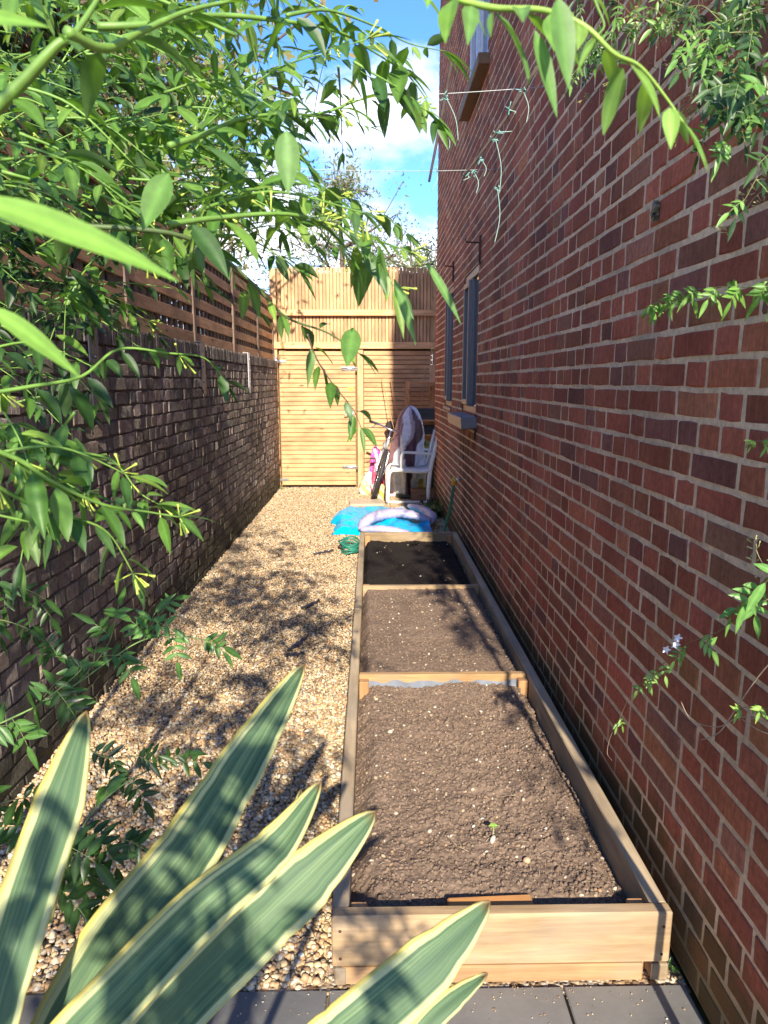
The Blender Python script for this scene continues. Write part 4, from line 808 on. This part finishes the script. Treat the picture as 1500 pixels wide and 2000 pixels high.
# ---------------------------------------------------------------- washing line and sticks
m_line = M_plain('pale line', (.55, .60, .58), .6, 0, .1, 20, 0); m_teal = M_attr('teal twine', .8, .2, 60, 0)
LY = 3.2
for i, (a, e) in enumerate((((590, 178), (1062, 170)), ((600, 318), (985, 330)))):
    p, q = U(*a, LY+.3), W(*e, 0.0); p = V((XL-.08, p.y+.4, 2.6)) if False else p
    far = p+(p-q)*.65; b = MB(); pts = [far.lerp(q, t/14)-V((0, 0, .03*math.sin(math.pi*t/14))) for t in range(15)]; b.tube(pts, .0016, 5); b.tube([q, q+V((.0, 0, .012)), q+V((-.006, 0, 0))], .003, 5)
    tag(b.build('washing_line', m_line), ['pale washing line strung across the alley, the upper one', 'pale washing line strung across the alley, the lower one'][i], 'washing line', 'washing lines')
def stick(pts, name, label, strs):
    t = thing(name, pts[-1], label, 'stick', 'sticks tied to the washing lines'); b = MB(); b.tube(spline(pts, 4), [.009-.0005*i for i in range(len(spline(pts, 4)))], 6, (.07, .05, .042)); b.build('twig', m_bark, t)
    s = MB()
    for st in strs:
        w_ = U(*st[0], st[2]); e = U(*st[1], st[2]); m = (w_+e)/2+V((.015, 0, 0)); s.tube(spline([w_, m, e], 6), .0018, 4, (.30, .46, .40))
        for k in range(6): s.tube([w_+rv(.006), w_+rv(.010)], .0016, 4, (.22, .50, .46))
    tag(s.build('twine', m_teal, t), kind='stuff')
stick([U(1050, 130, 2.9), U(985, 235, 2.95), U(905, 345, 3.0)], 'bare_stick', 'bare dark stick with teal twine knots hanging in front of the brick wall', [((1022, 178), (1028, 240), 2.92), ((995, 215), (1004, 222), 2.93), ((975, 258), (1000, 256), 2.95), ((968, 272), (975, 380), 2.96), ((972, 370), (966, 475), 2.95), ((940, 312), (945, 345), 2.98), ((925, 335), (930, 378), 3.0), ((912, 342), (905, 352), 3.0)])
stick([U(884, 110, 3.0), U(866, 210, 3.0), U(838, 355, 3.0)], 'bare_stick', 'bare dark stick hanging against the sky by the house corner', [((870, 188), (895, 275), 3.0), ((868, 192), (858, 196), 3.0), ((862, 255), (878, 290), 3.0), ((852, 328), (843, 372), 3.0)])

# ---------------------------------------------------------------- things at the far end
# armchair, side on, facing left
cp = G(797, 988); CH = V((.47, 7.42, 0))
fp, rp = G(757, 984), G(838, 990); CY = fp.y; cx0, cx1 = fp.x, rp.x
chair = thing('garden_armchair', ((cx0+cx1)/2, CY+.27, 0), 'cream metal framed garden armchair with grey sling seat standing side on by the house', 'chair')
sd_ = 0
for yy in (CY, CY+.54):
    b = MB(); x0, x1 = cx0, cx1
    b.tube(spline([(x1+.005, yy, .02), (x1+.03, yy, .42), (x1+.14, yy, .90)], 5), .026, 8); b.tube(spline([(x0, yy, .02), (x0+.01, yy, .32), (x0+.03, yy, .40), (x0+.10, yy, .43), (x1-.12, yy, .41), (x1+.02, yy, .42)], 5), .026, 8)
    b.tube([(x0, yy, .02), (x1+.005, yy, .02)], .019, 8); b.build('side_frame', m_white, chair)
    b = MB(); b.tube(spline([(x0+.17, yy, .43), (x0+.17, yy, .58), (x0+.19, yy, .635), (x0+.24, yy, .65), (x1+.055, yy, .63)], 5), .017, 8); b.build('armrest', m_white, chair)
b = MB(); n = 10; prof = spline([(cx0+.05, 0, .435), (cx0+.25, 0, .41), (cx1-.03, 0, .42), (cx1+.045, 0, .50), (cx1+.14, 0, .91)], 5); vs = []
for q in prof:
    for j in range(2): vs.append((q.x, CY+.02+j*.5, q.z))
b.add(vs, [(i*2, i*2+1, i*2+3, i*2+2) for i in range(len(prof)-1)], (.5, .5, .5), 0, True); o = b.build('sling_seat', m_mesh, chair); md = o.modifiers.new('t', 'SOLIDIFY'); md.thickness = .006
for a_, c_ in ((.01, .30), (.42, .91), (.30, .40)): b = MB(); xx = cx0+.01 if c_ == .30 else (cx1+.14 if c_ == .91 else cx1+.02); b.tube([(xx, CY, c_), (xx, CY+.54, c_)], .013, 8); b.build('cross_bar', m_white, chair)
# bicycle pointing at the camera, leaning right
bp = G(727, 984); lean = math.radians(16); bike = thing('bicycle', bp, 'bicycle parked front on beside the slatted panel and leaning against the covered heap', 'bicycle')
Rb = Matrix.Rotation(lean, 3, 'Y')
def bl(x, y, z): return bp+Rb @ V((x, y, z))
def ring(mb, c, R, r, n=40, m=8, ax=0, col=(.05, .05, .05)):
    vs = []; 
    for i in range(n):
        a = 2*math.pi*i/n
        for j in range(m): bb = 2*math.pi*j/m; rr = R+r*math.cos(bb); vs.append(bl(c[0]+r*math.sin(bb), c[1]+rr*math.cos(a), c[2]+rr*math.sin(a)))
    mb.add(vs, [(i*m+j, ((i+1) % n)*m+j, ((i+1) % n)*m+(j+1) % m, i*m+(j+1) % m) for i in range(n) for j in range(m)], col, 0, True)
for yy in (.33, 1.36):
    wb = MB(); ring(wb, (0, yy, .345), .320, .025, col=(.05, .05, .05)); wo_ = wb.build('wheel', m_black, bike)
    rb_ = MB(); ring(rb_, (0, yy, .345), .292, .010, col=(.6, .6, .6)); rb_.tube([bl(-.035, yy, .345), bl(.035, yy, .345)], .016, 10)
    for k in range(20): a = k*.314; rb_.tube([bl(.02*(-1)**k, yy, .345), bl(0, yy+.29*math.cos(a), .345+.29*math.sin(a))], .0012, 4)
    rb_.build('rim', m_chrome, wo_)
b = MB(); cb = (.35, .36, .38)
HT, HB, BB, ST, RA, FA = (0, .50, .80), (0, .47, .68), (0, .92, .29), (0, 1.06, .76), (0, 1.36, .345), (0, .33, .345)
for a, e, r_ in ((HB, BB, .018), (HT, ST, .016), (BB, ST, .016), (HT, HB, .020)): b.tube([bl(*a), bl(*e)], r_, 8, cb)
for s in (-.045, .045): b.tube([bl(s, 1.36, .345), bl(s*.3, 1.06, .70)], .008, 6, cb); b.tube([bl(s, 1.36, .345), bl(s*.6, .92, .29)], .009, 6, cb)
b.build('frame', m_attr, bike)
b = MB(); 
for s in (-.05, .05): b.tube(spline([bl(s, .33, .345), bl(s, .40, .52), bl(s, .45, .66)], 3), .011, 6, (.6, .6, .62)); 
b.tube([bl(-.05, .45, .66), bl(.05, .45, .66)], .013, 6, (.5, .5, .5)); b.tube([bl(0, .47, .68), bl(0, .52, .93)], .014, 6, (.1, .1, .1)); b.build('fork', m_chrome, bike)
b = MB(); b.tube(spline([bl(-.30, .56, .96), bl(-.12, .50, .95), bl(0, .47, .93), bl(.12, .50, .95), bl(.30, .56, .96)], 4), .011, 8, (.4, .4, .4)); b.tube([bl(-.22, .54, .95), bl(-.24, .47, .90), bl(-.28, .44, .90)], .006, 6); b.tube([bl(.22, .54, .95), bl(.24, .47, .90), bl(.28, .44, .90)], .006, 6); hbz = b.build('handlebar', m_chrome, bike)
for s in (-1, 1): b = MB(); b.tube([bl(s*.19, .53, .956), bl(s*.31, .56, .962)], .017, 8); b.build('grip', m_black, hbz)
b = MB(); b.tube([bl(0, 1.06, .76), bl(0, 1.09, .88)], .013, 6); b.tube(spline([bl(0, .93, .91), bl(0, 1.02, .92), bl(0, 1.14, .93), bl(0, 1.19, .94)], 4), [.02+.055*(i/12)**1.5 for i in range(13)], 8); b.build('saddle', m_black, bike)
b = MB(); b.tube([bl(-.07, .92, .29), bl(.07, .92, .29)], .012, 6); b.tube([bl(.07, .92, .29), bl(.075, .92, .12)], .008, 6); b.tube([bl(-.07, .92, .29), bl(-.075, .92, .46)], .008, 6); b.box(bl(.12, .92, .12), (.08, .06, .02)); b.box(bl(-.12, .92, .46), (.08, .06, .02)); b.build('crank', m_black, bike)
# covered heap
def lump(name, c, R, Ht, colfn, label, cat, seed=1, n=40, m=28, rough=.25, parent=None, mat=None, top=.75, shift=(0, 0)):
    rr = np.random.default_rng(seed); T = rr.random((20, 20)); b = MB(); vs = []; cs = []
    for j in range(m+1):
        t = j/m
        for i in range(n):
            a = 2*math.pi*i/n; prof = (1-t**top/1.0)**.5 if t < 1 else 0; prof = max(.02, math.sqrt(max(0, 1-t**(2.6*top)))) 
            w1 = 1+rough*(.5*math.sin(a*5+seed+t*3)+.3*math.sin(a*9+t*7+seed)+.25*math.sin(t*11+a*3)+.2*rr.random()-.1)*(1-t*.5)
            vs.append((c[0]+R[0]*prof*w1*math.cos(a)+shift[0]*t, c[1]+R[1]*prof*w1*math.sin(a)+shift[1]*t, c[2]+Ht*t+.02*math.sin(a*4+seed)*t)); cs.append(colfn(a, t))
    fs = [(j*n+i, j*n+(i+1) % n, (j+1)*n+(i+1) % n, (j+1)*n+i) for j in range(m) for i in range(n)]+[tuple(m*n+i for i in range(n)), tuple(range(n))[::-1]]
    b.add(vs, fs, cs, 0, True); o = b.build(name, mat or m_attr, parent)
    if not parent: tag(o, label, cat)
    return o
m_tarp = M_attr('crinkled sheet', .3, .2, 18, .8, .02)
def heapcol(a, t):
    u = (-a % (2*math.pi))/(2*math.pi)    # front (towards camera) is a=-pi/2 -> u=.25
    x = math.cos(a)+.25*math.sin(t*6)+.1*math.sin(t*15)
    if x < -.78: return (.30, .17, .19)
    if x < -.28: return (.84, .83, .83)
    if x < -.02+.15*math.sin(t*9): return (.50, .42, .44) if t > .55 else (.72, .70, .70)
    if x < .50: return (.11, .055, .065)
    return (.74, .74, .76)
hc = U(798, 860, 9.0); lump('covered_heap', (hc.x-.01, 9.28, .0), (.215, .22), 1.19, heapcol, 'tall bundle wrapped in crinkled silver and plum brown sheeting behind the bicycle', 'bundle', 3, 72, 46, .34, mat=m_tarp, top=1.9, shift=(.05, 0))
# shelf unit
shx0, shx1 = U(795, 800, 9.65).x, U(858, 800, 9.65).x; sh = thing('wooden_shelf', ((shx0+shx1)/2, 9.6, 0), 'open wooden shelf unit standing in the corner under the slatted panel', 'shelf'); WD = (.30, .19, .11)
b = MB()
for x in (shx0, shx1):
    for y in (9.42, 9.78): b.box((x, y, .76), (.045, .035, 1.52), col=(1, .85, .7), bev=.003)
b.build('upright', m_gatez, sh)
for z in (.12, .45, .80, 1.0, 1.5): b = MB(); b.box(((shx0+shx1)/2, 9.6, z), (shx1-shx0-.05, .38, .022), col=(.95, .8, .65), bev=.002); b.build('shelf_board', m_gatex, sh)
def crate(name, c, d, col, label, cat='box', tp=1.12):
    b = MB(); w_, l, h = d; x, y, z = c; t = .008
    for sx in (-1, 1): b.box((x+sx*(w_/2-t/2), y, z+h/2), (t, l, h), col=col, bev=.002); b.box((x, y+sx*(l/2-t/2), z+h/2), (w_-2*t-.001, t, h*.998), col=col, bev=.002)
    b.box((x, y, z+.006), (w_-2*t-.001, l-2*t-.001, .01), col=col); b.box((x, y, z+h+.006), (w_*1.06, l*1.06, .014), col=tuple(q*tp for q in col), bev=.004); b.box((x, y-l/2-.004, z+h*.55), (w_*.35, .008, h*.2), col=tuple(q*.6 for q in col), bev=.002)
    return tag(b.build(name, m_attr), label, cat)
sc_ = (shx0+shx1)/2
crate('storage_box', (sc_+.02, 9.58, 1.012), (.32, .30, .13), (.035, .05, .055), 'black lidded box on the upper wooden shelf')
crate('storage_box', (sc_+.03, 9.58, .812), (.30, .30, .10), (.02, .02, .022), 'flat black box on the shelf below the upper black box')
crate('storage_box', (sc_-.06, 9.3-.02, .02), (.30, .25, .34), (.55, .40, .05), 'yellow box on the ground behind the armchair legs')
crate('storage_box', (sc_+.155, 9.05, .01), (.16, .22, .42), (.02, .07, .045), 'dark green upright tub behind the armchair')
crate('storage_box', (sc_-.05, 8.85, .01), (.30, .22, .13), (.28, .14, .07), 'brown low box under the armchair in front of the yellow box')
lump('yellow_flowers', (sc_+.02, 9.45, .46), (.1, .1), .28, lambda a, t: (.55, .45, .04) if math.sin(a*6+t*17) > .2 else (.10, .16, .04), 'bunch of yellow flowers on the middle shelf behind the armchair back', 'flowers', 6, 24, 12, .5)
# tall boards behind shelf & canes
b = MB(); q = U(848, 760, 9.55); b.bar((q.x-.02, 9.55, 0), (q.x+.01, 9.9, 1.75), .10, .025, WHITE, V((0, 1, 0)), bev=.003); tag(b.build('leaning_board', m_gatez), 'narrow timber board leaning against the slatted panel beside the house corner', 'board')
for i, (a, e) in enumerate((((745, 740), (775, 860)), ((763, 742), (790, 880)), ((830, 720), (812, 900)))):
    p, q = U(*a, 9.93), U(*e, 9.5); b = MB(); b.tube([p, (p+q)/2, (q-p)*1.45+p], .006, 6, (.55, .30, .12) if i < 2 else (.5, .33, .2)); tag(b.build('garden_cane', m_attr), ['thin orange cane leaning on the slatted panel, leftmost of three', 'thin orange cane leaning on the slatted panel, middle of three', 'thin pale cane leaning on the slatted panel near the shelf'][i], 'cane', 'canes leaning on the side panel')
# plastic bags
for i, (px, py, Y_, R, H_, c, lb) in enumerate(((722, 958, 9.5, .13, .28, (.60, .58, .55), 'white crumpled plastic bag low against the gate post'), (738, 955, 9.45, .12, .42, (.60, .05, .12), 'red plastic bag stacked beside the bicycle wheel'), (735, 955, 9.75, .12, .62, (.80, .12, .45), 'bright pink plastic bag standing highest by the gate post'), (712, 955, 9.35, .07, .20, (.72, .55, .22), 'small yellowish bag at the foot of the gate post'), (745, 975, 9.0, .08, .18, (.55, .45, .10), 'small yellow packet behind the bicycle wheel'))):
    g0 = U(px, py, Y_); lump('plastic_bag', (g0.x, Y_, 0), (R, R*.8), H_, (lambda c_: lambda a, t: c_ if math.sin(a*3+t*8) < .75 else (.75, .7, .7))(c), lb, 'bag', 11+i, 28, 20, .35, mat=m_tarp)['group'] = 'plastic bags by the gate post'
# stone slab under the wheel, dark tray
q = G(715, 985); b = MB(); b.box((q.x, q.y, .018), (.42, .34, .036), rot=Matrix.Rotation(.08, 3, 'Z'), col=(.48, .40, .30), bev=.006); tag(b.build('stone_slab', m_attr), 'square pale stone slab lying on the gravel under the bicycle wheel', 'slab')
q = G(800, 974); b = MB(); b.tube([(q.x, q.y+.1, .01), (q.x, q.y+.1, .045), (q.x, q.y+.1, .05), (q.x, q.y+.1, .02)], [.15, .18, .17, .15], 24, (.05, .07, .06)); tag(b.build('plant_tray', m_attr), 'round dark green plant tray under the armchair', 'tray')
# deflated paddling pool
pool = thing('paddling_pool', (.25, 6.7, 0), 'deflated turquoise and lilac paddling pool slumped behind the raised bed', 'paddling pool')
m_pool = M_attr('vinyl', .3, .08, 12, .6, .03)
n = 60; m = 26; vs = []; cs = []
x0, x1 = U(650, 1010, 7.2).x, U(806, 1000, 7.5).x
for j in range(m+1):
    for i in range(n+1):
        u = i/n; v = j/m; X_ = x0+(x1-x0)*u; Y0 = 6.62+.10*math.sin(u*5+.5)+.25*(1-u)**2*.5; Y1 = 8.1-.35*(1-u)**3+.05*math.sin(u*7); Yv = Y0+(Y1-Y0)*v
        e = min(1, min(u, 1-u, v, 1-v)*7); f1 = fbm(np.array([X_*4.]), np.array([Yv*4.]), 3, 3)[0]; cr = abs(math.sin(u*9+v*5+3*f1))**.4
        h = (.02+.09*f1+.035*cr)*math.sin(e*math.pi/2)+.006
        vs.append((X_+.03*math.sin(v*6)+.02*math.sin(v*17), Yv, h)); cs.append((.0, .46, .78) if not (v > .90 or (u > .80 and v > .8)) else (.70, .74, .80))
b = MB(); b.add(vs, [(j*(n+1)+i, j*(n+1)+i+1, (j+1)*(n+1)+i+1, (j+1)*(n+1)+i) for j in range(m) for i in range(n)], cs, 0, True); b.build('pool_floor', m_pool, pool)
def ptube(pts, rs, colr):
    b = MB(); p = spline(pts, 12); k = len(p); b.tube(p, [(rs[0]+(rs[1]-rs[0])*math.sin(math.pi*i/(k-1))**.7)*(1+.05*math.sin(i*2.3)+.04*math.sin(i*.9)) for i in range(k)], 16, colr)
    for i in range(len(b.v)): x, y, z = b.v[i]; pz = p[min(k-1, i//16)].z; b.v[i] = (x, y, pz+(z-pz)*.72+.004*math.sin(i*1.7))
    b.build('ring_tube', m_pool, pool)
ptube([U(706, 1036, 6.75), U(716, 1018, 6.85), U(745, 1006, 6.95), U(790, 1003, 7.0), U(842, 1016, 6.95)], (.03, .075), (.40, .37, .52))
ptube([U(706, 1034, 6.62), U(750, 1034, 6.55), U(800, 1042, 6.5)], (.03, .05), (.42, .40, .54))
ptube([U(800, 988, 7.75), U(825, 996, 7.5), U(843, 1008, 7.2), U(840, 1020, 6.95)], (.03, .06), (.48, .45, .60))
n0 = MB(); vs = []
for i in range(21):
    for j in range(7): u = i/20; v = j/6; p = U(716, 1030, 6.7).lerp(U(842, 1034, 6.7), u); vs.append((p.x, 6.52+v*.42, .06+.03*math.sin(u*9+v*4)*v+.05*v+.012*abs(math.sin(u*23+v*7))))
n0.add(vs, [(i*7+j, (i+1)*7+j, (i+1)*7+j+1, i*7+j+1) for i in range(20) for j in range(6)], (0, .40, .76), 0, True); n0.build('pool_wall', m_pool, pool)
# standpipe
p = U(868, 1036, 6.15); q = U(886, 948, 6.15); sp_ = thing('garden_standpipe', (p.x, p.y, 0), 'thin green hose pipe with yellow connector standing against the right wall', 'hose')
b = MB(); b.tube(spline([(p.x-.01, p.y, .0), p, (p+q)/2+V((.012, 0, 0)), q], 6), .013, 8, (.04, .20, .10)); b.build('pipe', m_attr, sp_)
b = MB(); b.tube([q, q+V((.002, 0, .012)), q+V((.004, 0, .04)), q+V((.005, 0, .062)), q+V((.005, 0, .07))], [.016, .024, .026, .024, .012], 10, (.80, .42, .02)); b.build('connector', m_attr, sp_)
b = MB(); t_ = W(903, 936, .0); b.tube([t_, t_+V((-.05, 0, 0)), t_+V((-.06, 0, -.02))], .009, 8); b.tube([t_+V((-.035, -.02, .018)), t_+V((-.035, .02, .018))], .005, 6); tag(b.build('wall_tap', m_zinc), 'small metal tap on the right brick wall above the yellow connector', 'tap')
# hose coil
q = G(684, 1072, .03); b = MB()
for k in range(5):
    R = .085+.006*k; pts = [(q.x+.01*math.sin(k)+R*.9*math.cos(a*.3927), q.y+R*1.5*math.sin(a*.3927)+.01*k, .018+.018*k+.012*math.sin(a*1.1+k)) for a in range(17)]; b.tube(pts, .0085, 7, (.02, .20, .14))
tag(b.build('hose_coil', m_attr), 'coil of dark green garden hose lying beside the bed', 'hose')
# thin dark crumpled strips on gravel
for i, (px, py, l, a) in enumerate(((582, 1262, .17, 1.2), (606, 1185, .13, 1.0), (632, 1082, .14, .7), (575, 1283, .07, .2))):
    q = G(px, py); b = MB(); vs = []; n = 12
    for k in range(n+1):
        t = k/n; c_ = V((q.x, q.y, .014))+V((math.cos(a), math.sin(a), 0))*(t-.5)*l*1.6; w_ = .018*math.sin(math.pi*(t*.9+.05))*(1+.4*math.sin(k*2.1+i)); sv = V((-math.sin(a), math.cos(a), 0))
        vs += [c_-sv*w_, c_+V((0, 0, .012+.006*math.sin(k*1.7+i))), c_+sv*w_+V((0, 0, .004))]
    b.add(vs, [(k*3+j, k*3+j+1, (k+1)*3+j+1, (k+1)*3+j) for k in range(n) for j in range(2)], (.05, .045, .05), 0, True)
    tag(b.build('dark_scrap', m_attr), ['dark crumpled strip on the gravel above the tallest striped leaf', 'dark thin strip on the gravel in the middle of the path', 'dark scrap on the gravel near the green hose coil', 'small dark scrap at the lower end of the longest dark strip'][i], 'scrap', 'dark scraps on the gravel')
# low weeds by wall behind bed
def weed(p, n, s, greens, label, name='weed', fl=None):
    t = thing(name, p, label, 'plant'); b = MB(); sb2 = MB()
    for k in range(n):
        d = V((random.gauss(0, .5), random.gauss(0, .5), 1)).normalized(); q = V(p)+d*s*random.uniform(.2, 1); sb2.tube([p, q], .0012, 4, (.12, .2, .05))
        for z in range(3): leaf(b, q, rv(), s*.35, s*.18, vary(random.choice(greens)), n=4)
    sb2.build('stem', m_stem, t); b.build('leaf', m_jleaf, t)
    return t
q = G(853, 1012); weed((q.x, q.y, 0), 30, .20, DARKG+GREENS[:1], 'low green weeds against the wall behind the raised bed'); q = G(838, 1000); weed((q.x, q.y+.15, 0), 18, .16, [(.08, .04, .03), (.05, .09, .03)], 'dark reddish little plant beside the armchair foot'); q = G(1328, 1912); weed((.783, q.y+.02, 0), 8, .035, DARKG+[(.12, .26, .05)], 'tiny weed in the gap between bed corner and house wall')
q = G(550, 948); weed((-1.28, 9.8, 0), 10, .06, [(.16, .24, .06)], 'small yellowish weed at the foot of the gate hinge post')
